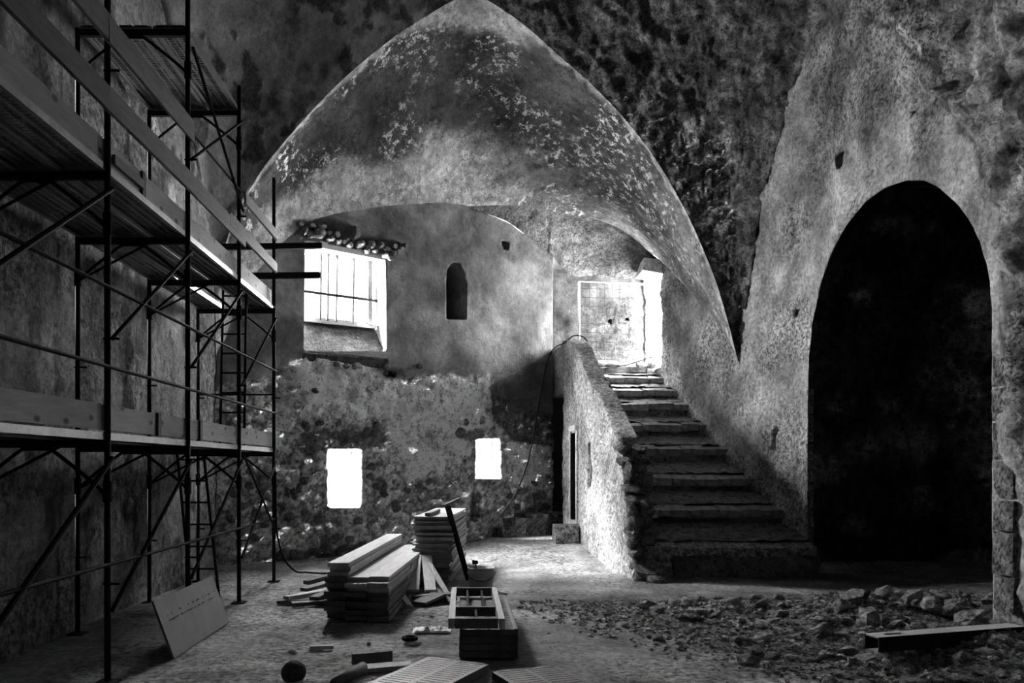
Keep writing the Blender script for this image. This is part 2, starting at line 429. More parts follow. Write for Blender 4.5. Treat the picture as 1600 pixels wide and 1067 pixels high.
# ------------------------------------------------------------------ back wall
BWp = lambda L: [bw(*p) for p in L]
W_TOP = [(728, 322), (745, 329), (775, 339), (800, 351), (835, 379), (855, 394), (864, 401)]
W_LEFT = [(345, 560), (365, 490), (400, 430), (430, 395), (470, 355), (520, 335), (600, 322), (680, 318), (728, 322)]
c_s = bw(864, 401)[0]
outline = [(-5.6, -.3), (-5.6, 4.4)] + [(s, z + .35) for s, z in BWp(W_LEFT)][1:-1] + BWp(W_TOP) + [(c_s, -.3)]
NICHE = [(697, 499), (696.5, 440), (698, 421), (704, 412), (711, 409.5), (718, 413), (724, 424), (728, 445), (728.5, 500)]
white1 = BWp([(425, 605), (445, 566), (470, 560), (505, 556), (540, 566), (575, 575), (600, 592), (640, 592), (680, 580), (740, 590), (762, 592), (764, 640), (772, 668), (735, 690),
              (735, 720), (700, 705), (690, 745), (640, 745), (620, 705), (600, 692), (608, 665), (585, 655), (545, 660), (470, 665), (440, 700), (425, 700)])
white2 = BWp([(786, 690), (820, 683), (855, 700), (866, 720), (850, 752), (800, 757), (786, 740)])
rough_top = BWp([(330, 600), (425, 590), (445, 560), (480, 556), (560, 570), (600, 590), (680, 580), (760, 590), (800, 640), (864, 650), (864, 900), (330, 900)])
greyp = [BWp(q) for q in ([(468, 674), (520, 668), (575, 672), (603, 664), (610, 690), (595, 705), (568, 700), (510, 700), (480, 712), (462, 700)],
                          [(710, 672), (750, 668), (756, 683), (742, 690), (712, 688)], [(765, 600), (864, 560), (864, 700), (800, 690), (772, 660)],  # the large third patch paints grey render and cast shadow together
                          [(432, 868), (520, 850), (620, 846), (620, 890), (432, 890)], [(735, 770), (752, 772), (750, 812), (733, 810)], [(600, 575), (628, 577), (640, 590), (600, 594)])]
holes_dark = [BWp(q) for q in ([(430, 673), (452, 673), (450, 684), (433, 684)], [(598, 577), (618, 581), (638, 592), (598, 588)], [(783, 376), (796, 376), (796, 390), (785, 390)],
                               [(477, 549), (494, 549), (494, 565), (479, 565)])]
def bw_rough(s, z):
    P = np.stack([s, z, 0 * s], 1); return smooth(sdist(rough_top, s, z) + (fbm(P, 3, 4, 2) - .5) * .3, -.05, .06)
def bw_disp(s, z):
    P = np.stack([s, z, 0 * s], 1); r = bw_rough(s, z)
    w = smooth(sdist(white1, s, z) + (fbm(P, 4, 3, 6) - .5) * .35, -.05, .08)
    f1, f21 = cells(P * np.array([1, 1.25, 1]), 5.0, 3)
    d = (fbm(P, .8, 3, 12) - .5) * .06 + r * ((fbm(P, 6, 4, 13, .6) - .5) * .12 + (1 - w) * (np.clip(f21, 0, .35) - .2) * .12 + w * .03)
    for g in greyp[:2]: d = d - .02 * smooth(sdist(g, s, z), 0, .03)
    d = d + (1 - r) * (fbm(P, 4, 4, 17) - .5) * .018
    return d
def bw_alb(s, z):
    P = np.stack([s, z, 0 * s], 1); r = bw_rough(s, z); n = fbm(P, 3.2, 5, 41); j = (fbm(P, 4, 4, 6) - .5)
    up = .17 + .20 * smooth(fbm(P, 1.3, 5, 51), .36, .66)
    up = up * (1 - .30 * smooth(s, .2, 1.6))      # darkened towards the stair to offset the doorway light there
    f1, f21 = cells(P * np.array([1, 1.25, 1]), 5.0, 3)
    low = (.44 + .36 * n) * (.4 + .6 * smooth(f21, .02, .16))
    a = up * (1 - r) + low * r
    w = np.maximum(smooth(sdist(white1, s, z) + j * .45, -.03, .05), smooth(sdist(white2, s, z) + j * .4, -.03, .05))
    a = a * (1 - w) + w * (.88 + .7 * (n - .45))
    for k, g in enumerate(greyp):
        m = smooth(sdist(g, s, z) + j * .16, -.02, .03); a = a * (1 - m) + m * ((.17, .24, .12, .13, .10, .07)[k] * (.8 + .5 * n))
    return np.stack([a, .28 + .72 * r], 1)
bholes = [(WST[k], WDEP[k], -BN, False) for k in WIN] + [(BWp(NICHE), 1.1, -BN, True)] + [(h, .12, -BN, True) for h in holes_dark]
wall_back = sheet('wall_back', -5.6, c_s + .02, -.3, 7.4, .045, lambda a, b, d: np.stack([BU[0] * a + BN[0] * d, BY + BU[1] * a + BN[1] * d, b], 1),
                  bw_disp, bw_alb, M['back'], bholes, outline, (.45, (0, 1, 0)))

# ------------------------------------------------------------------ left wall and its far end
def lw_disp(y, z):
    P = np.stack([y, z, 0 * y], 1); return (fbm(P, .6, 3, 21) - .5) * .10 + (fbm(P, 4.5, 4, 22) - .5) * .06
def lw_alb(y, z):
    P = np.stack([y, z, 0 * y], 1); a = .18 + .2 * (fbm(P, 1.4, 5, 24) - .4)
    for q in (((237, 176), (244, 172), (262, 250), (256, 262), (246, 235)), ((262, 286), (269, 284), (273, 318), (266, 322))):   # pale plaster patches
        m = smooth(sdist([(on_x(x, v, LWX)[1], on_x(x, v, LWX)[2]) for x, v in q], y, z) + (fbm(P, 6, 3, 28) - .5) * .1, -.03, .04); a = a * (1 - m) + .55 * m
    hole = smooth(fbm(P * np.array([1.6, .8, 1]), 2.2, 3, 26), .70, .74); return np.stack([a * (1 - .75 * hole), .45 + .5 * smooth(fbm(P, .9, 3, 27), .4, .6)], 1)
sheet('wall_left', -3.2, 12.7, -.2, 9.6, .06, lambda a, b, d: np.stack([LWX + d, a, b], 1), lw_disp, lw_alb, M['left'])
sheet('wall_left_end', 0, 1.5, -.2, 5.0, .05, lambda a, b, d: np.stack([LWX - a * .55 + d, 12.68 + a * .85, b], 1), lambda a, z: lw_disp(0 * a + 12.7, z) + .012 * (1 - smooth(a, 0, .1)), lw_alb, M['left'])

# ------------------------------------------------------------------ right wall with the dark archway
ARCH = [(1265, 925), (1264.5, 660), (1265.5, 566), (1271, 502), (1284, 446), (1299, 398), (1322, 355), (1353, 316), (1383, 294), (1417, 282), (1447, 282), (1469, 293), (1495, 316), (1516, 342),
        (1534, 377), (1544, 411), (1551, 450), (1553, 484), (1553, 660), (1553, 1010)]
RWp = lambda L: [rw(*p) for p in L]
arch = RWp(ARCH); arch[0] = (arch[0][0], -.4); arch[-1] = (arch[-1][0], -.4)
crackpx = [(1310, -60), (1357, 22), (1397, 48), (1425, 84), (1459, 107), (1475, 152), (1495, 185), (1526, 222), (1543, 259), (1560, 298), (1572, 380), (1580, 480), (1590, 700)]
rockp = RWp(crackpx) + [(2, 2.0), (2, 10.5), (13, 10.5)]
SLOTS = [[(1203, 667), (1216, 667), (1216, 707), (1204, 708)], [(1229, 312), (1237, 316), (1237, 332), (1230, 330)], [(1305, 236), (1316, 232), (1315, 262), (1306, 266)],
         [(1421, 163), (1432, 160), (1430, 182), (1422, 186)], [(1369, 249), (1374, 249), (1374, 263), (1370, 263)], [(1236, 480), (1245, 482), (1244, 500), (1237, 500)]]
def rw_disp(y, z):
    P = np.stack([y, z, 0 * y], 1); j = (fbm(P, 2.5, 4, 33) - .5)
    k = smooth(sdist(rockp, y, z) + j * .3, -.02, .10)
    f1, f21 = cells(P, 3.6, 8)
    d = (fbm(P, .5, 3, 34) - .5) * .12 + (fbm(P, 4.0, 4, 35, .65) - .5) * .20
    d = d + k * (.08 + (fbm(P, 2.8, 6, 36, .72) - .5) * .62 + (.35 - f1) * .14)
    edge = -sdist(arch, y, z)                          # straight masonry jambs
    jb = 1 - smooth(edge, .05, .30)
    return d * (1 - .85 * jb) + .015 * jb
def rw_alb(y, z):
    P = np.stack([y, z, 0 * y], 1); j = (fbm(P, 2.5, 4, 33) - .5)
    k = smooth(sdist(rockp, y, z) + j * .3, -.02, .10); n = fbm(P, 2.4, 5, 38)
    crack = smooth(np.abs(sdist(rockp, y, z) + j * .3 + .02), .07, .0)
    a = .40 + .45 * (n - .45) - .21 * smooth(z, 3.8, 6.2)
    a = a * (1 - k) + k * (.20 + 1.0 * (fbm(P, 5, 5, 39, .6) - .44))
    return np.stack([np.clip(a * (1 - .8 * crack), .03, .8), .45 + .4 * smooth(fbm(P, 1.1, 3, 44), .4, .6) + .15 * k], 1)
door_gap = [(17.38, 3.70), (18.25, 3.70), (18.25, 5.75), (17.38, 5.85)]
splay = lambda p: np.stack([np.ones(len(p)), (p[:, 1] - 10.06) / 2.1 * 2.6, np.maximum(0, p[:, 2] - 3.0) / 2.0 * 1.2], 1)   # the embrasure widens into the room beyond
rholes = [(arch, .30, splay, False), (door_gap, .38, (1, 0, 0), False)] + [(RWp(s), .22, (1, 0, 0), True) for s in SLOTS]
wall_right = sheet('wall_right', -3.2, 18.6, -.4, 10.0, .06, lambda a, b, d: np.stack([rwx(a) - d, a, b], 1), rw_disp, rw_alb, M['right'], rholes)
# squared jamb blocks beside the archway, slightly proud
yj = rw(1265, 700)[0]
zz = .05
for k in range(8):
    h = random.uniform(.26, .42); wd = random.choice((.22, .34, .28))
    o = MB().box((RWX + .02, yj + wd / 2 + .012, zz + h / 2), (.08, wd, h - .02), jit=.012).build('jamb_block', M['stonel'], wall_right); zz += h
yj = rw(1553, 700)[0]; zz = .25
for k in range(7):
    h = random.uniform(.30, .46); wd = random.choice((.30, .44, .36))
    MB().box((RWX + .02, yj - wd / 2 - .01, zz + h / 2), (.08, wd, h - .02), jit=.012).build('jamb_block', M['stone'], wall_right); zz += h

# room behind the archway, unlit
flat = lambda v: (lambda a, b: np.full(len(a), float(v)))
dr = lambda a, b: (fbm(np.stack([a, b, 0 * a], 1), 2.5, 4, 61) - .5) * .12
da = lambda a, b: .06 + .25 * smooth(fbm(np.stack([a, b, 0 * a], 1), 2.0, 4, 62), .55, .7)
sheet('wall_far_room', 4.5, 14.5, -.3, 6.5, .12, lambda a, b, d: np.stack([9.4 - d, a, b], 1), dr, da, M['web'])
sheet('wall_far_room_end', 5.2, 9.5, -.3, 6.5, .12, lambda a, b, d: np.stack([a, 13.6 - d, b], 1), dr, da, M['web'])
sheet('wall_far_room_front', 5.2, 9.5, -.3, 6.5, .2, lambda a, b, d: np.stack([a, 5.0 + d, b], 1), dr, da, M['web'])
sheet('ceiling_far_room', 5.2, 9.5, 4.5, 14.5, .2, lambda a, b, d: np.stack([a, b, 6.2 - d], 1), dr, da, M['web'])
# the end of the hall behind the viewer
sheet('wall_rear', -4, 5.3, -.3, 10, .2, lambda a, b, d: np.stack([a, -3.1 + d, b], 1), dr, flat(.10), M['left'])

# ------------------------------------------------------------------ great arch, vault and webs
A_L = [(331, 505), (334, 460), (341, 420), (354, 377), (369, 336), (388, 300), (415, 258), (450, 215), (490, 170), (540, 120), (600, 70), (640, 42), (700, 5), (738, -14)]
A_R = [(738, -14), (790, 18), (830, 48), (870, 84), (920, 128), (960, 168), (1000, 215), (1030, 258), (1058, 305), (1082, 352), (1103, 400), (1122, 450), (1138, 505), (1148, 545), (1156, 574)]
AL = np.array([on_slope(x, y, AM, AY) for x, y in A_L]); AR = np.array([on_slope(x, y, AM, AY) for x, y in A_R])
NU = 150
al, ar = arc_pts(AL, NU), arc_pts(AR, NU)
RL = np.array([on_slope(x, y, BM, BY) for x, y in W_LEFT])
RR = np.array([RL[-1], on_y(800, 321, 16.6), on_y(870, 331, 17.0), on_y(960, 353, 17.25), on_rw(1033, 408)])
rl, rr = arc_pts(RL, NU), arc_pts(RR, NU)
Ac = np.vstack([al, ar[1:]]); Rc = np.vstack([rl, rr[1:]])
def vb(U, W):
    b = np.sin(np.pi * W) * np.sin(np.pi * np.clip(U, 0, 1)) ** .7
    return np.stack([.14 * smooth(U, .97, 1) * smooth(W, 0, .1) - .12 * (1 - smooth(U, 0, .03)) * smooth(W, 0, .1), .15 * b, .30 * b], -1)      # the ends run into the side walls
def vdisp(X, U, W): return ((fbm(X, .9, 3, 71) - .5) * .16 * smooth(W, 0, .1) + (fbm(X, 5, 4, 72) - .5) * .05 * smooth(W, 0, .02)) * (1 - smooth(W, .94, 1))
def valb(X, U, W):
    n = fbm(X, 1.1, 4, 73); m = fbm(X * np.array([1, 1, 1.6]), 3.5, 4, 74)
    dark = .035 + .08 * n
    lightl = smooth(W + (n - .5) * .5 + .45 * (1 - smooth(U, .05, .30)), .56, .80)      # paler low on the left and near the rim
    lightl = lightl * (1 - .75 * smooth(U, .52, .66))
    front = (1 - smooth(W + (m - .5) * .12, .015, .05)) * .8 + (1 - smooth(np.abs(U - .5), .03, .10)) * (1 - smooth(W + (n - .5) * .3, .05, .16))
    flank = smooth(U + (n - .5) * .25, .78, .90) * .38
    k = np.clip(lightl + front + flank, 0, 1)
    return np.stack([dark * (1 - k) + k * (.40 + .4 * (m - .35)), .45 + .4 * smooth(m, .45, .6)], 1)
loft('ceiling_vault', Ac, Rc, 110, vb, vdisp, valb, M['vault'], 160)
# lower vault of the stair alcove behind the rim
LW2 = np.array([on_slope(x, y, BM, BY) for x, y in W_TOP] + [on_y(905, 432, 18.3), on_y(1034, 437, 18.3)])
loft('ceiling_alcove', rr, arc_pts(LW2, NU), 60, lambda U, W: np.stack([0 * U, 0 * U, .28 * np.sin(np.pi * W) * np.sin(np.pi * U)], -1),
     lambda X, U, W: (fbm(X, 4, 4, 75) - .5) * .08 * smooth(W, 0, .08), lambda X, U, W: .13 + .2 * (fbm(X * np.array([1, 1, 3]), 2.2, 5, 76) - .4), M['webl'])
# webs of the main vault down to the springings
B_R = np.array([ar[-1]] + [on_rw(x, y) for x, y in [(1163, 500), (1171, 450), (1190, 330), (1215, 240), (1260, 100), (1300, 0)]] + [(RWX, 10.6, 8.75), (RWX, 9.6, 9.1)])
C_L = np.array([al[0], (LWX, 12.2, 5.2), (LWX, 11.3, 6.6), (LWX, 10, 7.9), (LWX, 8.5, 8.9)])
wb = lambda s: (lambda U, W: np.stack([s * (.35 * U * np.sin(np.pi * W) + .16 * smooth(W, .96, 1)), .25 * U * np.sin(np.pi * W), .45 * U * np.sin(np.pi * W)], -1))
def wr_disp(X, U, W):
    Xw = X + np.stack([fbm(X, 3, 3, 90 + k) - .5 for k in range(3)], 1) * .35
    f1, f21 = cells(Xw, 3.8, 12); g1, _ = cells(Xw, 8.5, 15); e = smooth(W, 0, .03)
    return e * ((.4 - f1) * .10 * (2 * fbm(X, 1.5, 2, 83)) + (.4 - g1) * .05 + (fbm(X, 2.6, 5, 81) - .5) * .17)
def wr_alb(X, U, W):
    n = fbm(X, 1.6, 5, 82); m = fbm(X, 7, 4, 88)
    return (.08 + .12 * n) * (.6 + .7 * smooth(m, .3, .7))
loft('ceiling_web_right', ar[::-1], arc_pts(B_R, NU), 130, wb(1), wr_disp, wr_alb, M['web'])
def wl_alb(X, U, W):
    n = fbm(X, 2.2, 5, 84); hole = smooth(n, .60, .66); return np.stack([(.15 + .12 * fbm(X, .8, 3, 85)) * (1 - .7 * hole), .35 + .4 * hole], 1)
loft('ceiling_web_left', al, arc_pts(C_L, NU), 110, wb(-1), lambda X, U, W: smooth(W, 0, .03) * ((fbm(X, 1, 3, 86) - .5) * .14 + (fbm(X, 5, 4, 87) - .5) * .05), wl_alb, M['webl'])
sheet('ceiling', -4.2, 5.4, -3.2, 14.2, .15, lambda a, b, d: np.stack([a, b, 9.25 - d], 1), dr, flat(.10), M['webl'])

# ------------------------------------------------------------------ stair alcove: end wall, landing, side
ALY = 18.3
gate_px = [(930, 470), (950, 460), (1010, 455), (1018, 560), (1000, 571), (915, 560), (910, 490)]
gw = [(on_y(x, y, ALY)[0], on_y(x, y, ALY)[2]) for x, y in gate_px]
def al_alb(x, z):
    P = np.stack([x, z, 0 * x], 1); n = fbm(P, 3, 5, 91)
    k = smooth(sdist(gw, x, z) + (n - .5) * .5, -.05, .2)
    return np.stack([(.10 + .09 * n) * (1 - k) + k * (.10 + .14 * (n - .5)), .4 + .5 * k], 1)
ah = [[(on_y(x, y, ALY)[0], on_y(x, y, ALY)[2]) for x, y in q] for q in ([(949, 500), (956, 497), (962, 501), (961, 507), (950, 507)], [(975, 497), (981, 495), (984, 499), (982, 503), (977, 503)], [(927, 494), (931, 494), (931, 502), (928, 502)])]
wall_alcove = sheet('wall_alcove', 1.0, 4.6, -.3, 6.6, .05, lambda a, b, d: np.stack([a, ALY - d, b], 1), lambda x, z: (fbm(np.stack([x, z, 0 * x], 1), 5, 4, 92) - .5) * .07, al_alb, M['back'],
                    [(h, .12, (0, 1, 0), True) for h in ah])
sheet('wall_passage', 17.55, 18.4, -.3, 6.0, .1, lambda a, b, d: np.stack([1.82 + d, a, b], 1), dr, flat(.25), M['back'])
# ------------------------------------------------------------------ stones (shared meshes)
def rock_mesh(name, mat, seed, flat=.7, sub=2, rough=.35):
    import bmesh
    rs = np.random.RandomState(seed + 1); bm = bmesh.new(); bmesh.ops.create_icosphere(bm, subdivisions=sub, radius=.56)
    P = np.array([v.co[:] for v in bm.verts]); n = fbm(P + seed * 3.7, 2.2, 3, seed)
    P = P * (1 + (n - .5)[:, None] * rough)
    if rough > .1:                                        # broken, flat faces
        for _ in range(11):
            q = rs.normal(size=3); q /= np.linalg.norm(q); d = P @ q - rs.uniform(.30, .46); P = P - q[None] * np.maximum(d, 0)[:, None]
    P[:, 2] *= flat
    for v, p in zip(bm.verts, P): v.co = p
    me = bpy.data.meshes.new(name); bm.to_mesh(me); bm.free(); me.materials.append(mat); return me
ROCK = [rock_mesh('stone', M['stone'], s, 1.0, 2) for s in range(8)]
ROCKL = [rock_mesh('stone', M['stonel'], s + 20, 1.0, 2) for s in range(6)]
CHUNK = [rock_mesh('rubble_chunk', M['rubble'], s + 40, .7, 1, .5) for s in range(8)]
def stone(name, me, parent, c, size, rz=0.0, tilt=0.0):
    o = link(name, me, parent, c); o.scale = size; o.rotation_euler = (tilt, random.uniform(-.2, .2), rz); return o
bang = math.atan2(BU[1], BU[0])
def wall_stone(px, py, w, h, pale=False, d=.02):          # w, h in pixels
    s, z = bw(px, py); p = bwpt(s, z, d); k = p[1] / F
    stone('stone', random.choice(ROCKL if pale else ROCK), wall_back, p, (w * k * 1.2, .20, h * k * 1.25), bang)
# the row of stones bared above the barred window
for px, py, w, h in [(474, 362, 14, 12), (484, 366, 14, 11), (498, 366, 22, 16), (487, 355, 16, 8), (500, 354, 18, 9), (514, 374, 14, 9), (527, 377, 14, 9), (525, 368, 12, 9), (538, 376, 14, 9),
                     (553, 366, 16, 20), (546, 384, 12, 8), (562, 382, 18, 11), (578, 384, 16, 12), (592, 384, 12, 12), (603, 390, 13, 9), (615, 386, 14, 8), (624, 388, 13, 9), (612, 397, 13, 9),
                     (620, 395, 12, 8), (608, 404, 12, 7), (600, 400, 10, 7), (585, 393, 10, 6), (571, 392, 12, 7), (630, 385, 9, 7), (468, 352, 12, 8), (512, 364, 12, 8)]:
    wall_stone(px, py, w, h, True, .03)
# stones bared in the rough lower wall and along its foot
for px, py, w, h, pale in [(464, 868, 26, 24, 0), (441, 868, 22, 16, 0), (495, 862, 14, 14, 0), (515, 858, 18, 16, 0), (527, 838, 16, 10, 0), (545, 842, 18, 10, 0), (480, 668, 12, 12, 0), (500, 662, 14, 8, 0),
                           (528, 662, 14, 9, 0), (589, 668, 20, 14, 0), (572, 675, 12, 14, 0), (492, 714, 14, 12, 1), (490, 702, 12, 10, 0), (458, 770, 9, 20, 0), (448, 768, 8, 18, 0), (466, 762, 8, 14, 0),
                           (475, 752, 16, 9, 0), (440, 790, 16, 10, 0), (452, 806, 16, 12, 0), (478, 800, 18, 10, 1), (498, 812, 16, 12, 0), (580, 730, 16, 11, 0), (577, 745, 12, 9, 0), (588, 760, 14, 10, 0),
                           (600, 762, 10, 14, 0), (618, 790, 16, 18, 0), (600, 772, 12, 8, 0), (560, 815, 16, 10, 0), (530, 812, 14, 10, 1), (604, 820, 14, 10, 1), (636, 766, 12, 9, 0), (655, 760, 14, 10, 0),
                           (670, 752, 12, 10, 0), (690, 770, 14, 10, 1), (742, 780, 12, 12, 0), (741, 797, 13, 12, 0), (741, 811, 12, 8, 0), (735, 745, 9, 10, 0), (796, 775, 12, 9, 0), (815, 768, 16, 10, 0),
                           (838, 776, 14, 10, 0), (852, 790, 12, 10, 0), (806, 792, 16, 9, 0), (835, 755, 12, 9, 0), (718, 676, 22, 14, 0), (752, 657, 12, 12, 1), (727, 660, 10, 9, 0), (540, 572, 10, 8, 0),
                           (552, 574, 10, 8, 0), (525, 570, 9, 9, 0), (604, 573, 14, 9, 0), (655, 573, 10, 8, 0), (490, 610, 14, 9, 0), (390, 760, 16, 12, 0), (380, 790, 18, 12, 0), (400, 800, 14, 10, 0),
                           (365, 770, 16, 14, 0), (375, 830, 18, 12, 0), (398, 840, 16, 10, 0), (412, 818, 14, 10, 0), (390, 735, 14, 10, 0), (410, 770, 14, 10, 0), (360, 810, 14, 12, 0), (418, 742, 12, 9, 0)]:
    wall_stone(px, py, w, h, pale, .0)
# low ledge at the wall foot beside the stair
ledge = empty('wall_ledge', bwpt(1.4, .1, .2)); ledge['kind'] = 'structure'
s0, s1 = bw(770, 820)[0], bw(884, 820)[0]; n = 7
for k in range(n):
    a, b = s0 + (s1 - s0) * k / n, s0 + (s1 - s0) * (k + 1) / n; ht = .18 + .42 * min(1, (k + 1) / 2.5)
    m_ = MB().box(bwpt((a + b) / 2, ht / 2 + .05, .17), (b - a + .03, .40, ht), Matrix.Rotation(bang, 3, 'Z'), jit=.025)
    m_.build('ledge_block', M['stonel'] if k % 2 else M['stone'], ledge)

# ------------------------------------------------------------------ windows
Rb = Matrix.Rotation(bang, 3, 'Z')
def wbar(mb, s0, z0, s1, z1, d, w, t): mb.bar(bwpt(s0, z0, d), bwpt(s1, z1, d), w, t, BN); return mb
q = WST['big']; sl, sr = q[:, 0].min(), q[:, 0].max()
d0 = -.40
w1 = empty('window_1', bwpt((sl + sr) / 2, 4.0, d0)); w1['kind'] = 'structure'
# the window plane lies d0 behind the wall face: frame corners from its projection
def bwd(px, py, d):
    r = ray(px, py); o = np.array([0, BY, 0]) + BN * d; nrm = BN; t = ((o - np.array([0, 0, CH])) @ nrm) / (r @ nrm); p = np.array([0, 0, CH]) + r * t
    return ((p - o) @ BU, p[2])
fl, zt = bwd(481, 394, d0); fr, zb = bwd(586, 510, d0); zt2 = bwd(587, 409, d0)[1]; zt = (zt + zt2) / 2
fl -= .12
wbar(MB(), fl, zt, fr, zt, d0, .10, .08).build('frame_head', M['paint'], w1); wbar(MB(), fl, zb, fr, zb, d0, .09, .08).build('frame_sill', M['paint'], w1)
wbar(MB(), fl, zb, fl, zt, d0, .08, .09).build('frame_jamb', M['paint'], w1); wbar(MB(), fr, zb, fr, zt, d0, .08, .13).build('frame_jamb', M['paint'], w1)
for px in (499, 510.5, 524, 550):
    a = bwd(px, 450, d0)[0]; p0, p1 = bwpt(a - .012, zb, d0 + .05), bwpt(a + .012, zt, d0 + .05)
    MB().tube(p0, p1, .026, 8).build('bar', M['iron'], w1)
a, zc = bwd(530, 464, d0); wbar(MB(), fl, zc + .0, fr, zc - .0, d0 + .07, .05, .03).build('cross_bar', M['iron'], w1)
a = bwd(577, 450, d0)[0]; wbar(MB(), a, zb, a, zt, d0 + .02, .09, .05).build('casement_stile', M['darkwood'], w1)
for i, (x0, x1) in enumerate(((fl + .04, (fl + fr) / 2 - .01), ((fl + fr) / 2 + .01, fr - .04))):
    MB().box(bwpt((x0 + x1) / 2, (zb + zt) / 2, d0 - .04), (x1 - x0, .008, zt - zb - .06), Rb).build('pane', M['glass'], w1)
# sloping sill below the window
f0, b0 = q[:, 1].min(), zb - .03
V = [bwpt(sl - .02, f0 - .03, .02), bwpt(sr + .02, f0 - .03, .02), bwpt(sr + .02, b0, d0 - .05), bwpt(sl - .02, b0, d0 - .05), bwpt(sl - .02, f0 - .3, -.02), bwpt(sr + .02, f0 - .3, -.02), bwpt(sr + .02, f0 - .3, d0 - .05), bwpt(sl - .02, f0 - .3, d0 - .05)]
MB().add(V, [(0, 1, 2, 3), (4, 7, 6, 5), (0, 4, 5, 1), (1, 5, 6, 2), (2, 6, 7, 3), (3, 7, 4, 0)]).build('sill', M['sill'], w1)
top = q[:, 1].max()
MB().bar(bwpt(sl - .05, bw(476, 377)[1] + .0, -.06), bwpt(sr, bw(602, 402)[1], -.06), .12, .12, BN).build('lintel', M['paint'], w1)
MB().box(bwpt(fr - .12, b0 + .05, d0 + .09), (.32, .05, .035), Rb).build('loose_slat', M['paint'], w1)
# two small lower windows
for nm, key, dd in (('window_2', 'left', -.46), ('window_3', 'right', -.33)):
    q = WST[key]; a0, a1, z0, z1 = q[:, 0].min(), q[:, 0].max(), q[:, 1].min(), q[:, 1].max()
    w = empty(nm, bwpt((a0 + a1) / 2, z0, dd)); w['kind'] = 'structure'
    for (p0, z_0, p1, z_1, nme) in ((a0, z0, a0, z1, 'frame_jamb'), (a1, z0, a1, z1, 'frame_jamb'), (a0, z0, a1, z0, 'frame_sill'), (a0, z1, a1, z1, 'frame_head')):
        wbar(MB(), p0, z_0, p1, z_1, dd, .07, .05).build(nme, M['paint'], w)
    am = a0 + (a1 - a0) * .72; wbar(MB(), am, z0, am, z1, dd + .01, .035, .04).build('mullion', M['paint'], w)
    for x0, x1 in ((a0, am), (am, a1)): MB().box(bwpt((x0 + x1) / 2, (z0 + z1) / 2, dd - .03), (x1 - x0, .008, z1 - z0), Rb).build('pane', M['glass'], w)

# ------------------------------------------------------------------ stair parapet
PT = .30
par = [par_pt(*p) for p in ((995, 930), (994, 905), (985, 850), (980, 790), (975, 740), (970, 705), (966, 683), (954, 659), (939, 625), (920, 591), (911, 573), (905, 557), (899, 543), (893, 534), (886, 530.5), (880, 533), (875, 541), (862, 548))]
par[0] = (par[0][0], -.3); ye, ze = 18.3, par[-1][1]
par = par[:-1] + [(ye, ze), (ye, 3.12), (16.72, 3.08), (16.66, -.3)]
dy0, dy1 = par_pt(901, 700)[0], par_pt(892.5, 700)[0]
DOOR = [(dy0, .58), (dy1, .58), (dy1, 2.26), (dy0, 2.26)]
n0_, n1_ = par_pt(925, 700)[0], par_pt(917, 700)[0]; nm_ = (n0_ + n1_) / 2
NIC = [(n0_, 1.22), (n1_, 1.22), (n1_, 1.85), (nm_ + .1, 2.02), (nm_, 2.10), (nm_ - .1, 2.02), (n0_, 1.85)]
def pd(y, z):
    P = np.stack([y, z, 0 * y], 1); return (fbm(P, 5, 4, 101) - .5) * .09 + (fbm(P, 1, 2, 102) - .5) * .06
def pa(y, z):
    P = np.stack([y, z, 0 * y], 1); e = np.maximum(np.abs(y - (dy0 + dy1) / 2) - .40, np.abs(z - 1.40) - 1.00); f = 1 - smooth(e, -.02, .03)
    a = .52 + .3 * (fbm(P, 3, 4, 103) - .45); return np.stack([a * (1 - f) + .7 * f, .75 * (1 - f) + .2 * f], 1)
wall_par = sheet('wall_parapet', 11.4, ye, -.3, 4.4, .04, lambda a, b, d: np.stack([pxl(a) - d, a, b], 1), pd, pa, M['right'], [(DOOR, .27, (1, 0, 0), True), (NIC, .20, (1, 0, 0), True)], par, (PT, (1, 0, 0)))
sheet('wall_parapet_stair_side', 11.4, ye, -.3, 4.4, .07, lambda a, b, d: np.stack([pxl(a) + PT - .01 + d, a, b], 1), pd, flat(.5), M['right'], (), par, (.02, (-1, 0, 0)))
# broken stonework at its open end
for k in range(13):
    z = .06 + k * .15; y = float(np.interp(z, [p[1] for p in par[1:7]], [p[0] for p in par[1:7]]))
    for j in range(2):
        sx = random.uniform(.20, .36)
        stone('stone', random.choice(ROCK), wall_par, (float(pxl(y)) + .08 + .19 * j + random.uniform(-.03, .03), y + .06 + random.uniform(-.06, .05), z + random.uniform(-.03, .03)), (sx, random.uniform(.28, .5), random.uniform(.13, .32)), random.uniform(-.5, .5), random.uniform(-.15, .15))
for x, y, z, sx, sz in ((2.66, 11.75, .12, .5, .34), (2.82, 11.80, .06, .4, .24), (2.70, 11.60, .03, .5, .2)): stone('stone', random.choice(ROCK), wall_par, (x, y, z), (sx, .4, sz), random.uniform(0, 3))
ym_ = (dy0 + dy1) / 2; dx_ = float(pxl(ym_))
d1 = empty('door_1', (dx_ + .1, ym_, .58)); d1['kind'] = 'structure'
for k in range(4):
    wdt = (dy1 - dy0) / 4; yk = dy0 + wdt * (k + .5); MB().box((float(pxl(yk)) + .21, yk, 1.42), (.05, wdt - .006, 1.68), Matrix.Rotation(math.atan(PK), 3, 'Z')).build('plank', M['dark'], d1)
MB().tube((dx_ + .2, dy1 - .08, 1.2), (dx_ + .10, dy1 - .08, 1.2), .014).build('handle', M['iron'], d1)
for y in (dy0 - .05, dy1 + .05): MB().box((float(pxl(y)) + .025, y, 1.42), (.10, .09, 1.74), Matrix.Rotation(math.atan(PK), 3, 'Z'), jit=.004).build('frame_jamb', M['white'], d1)
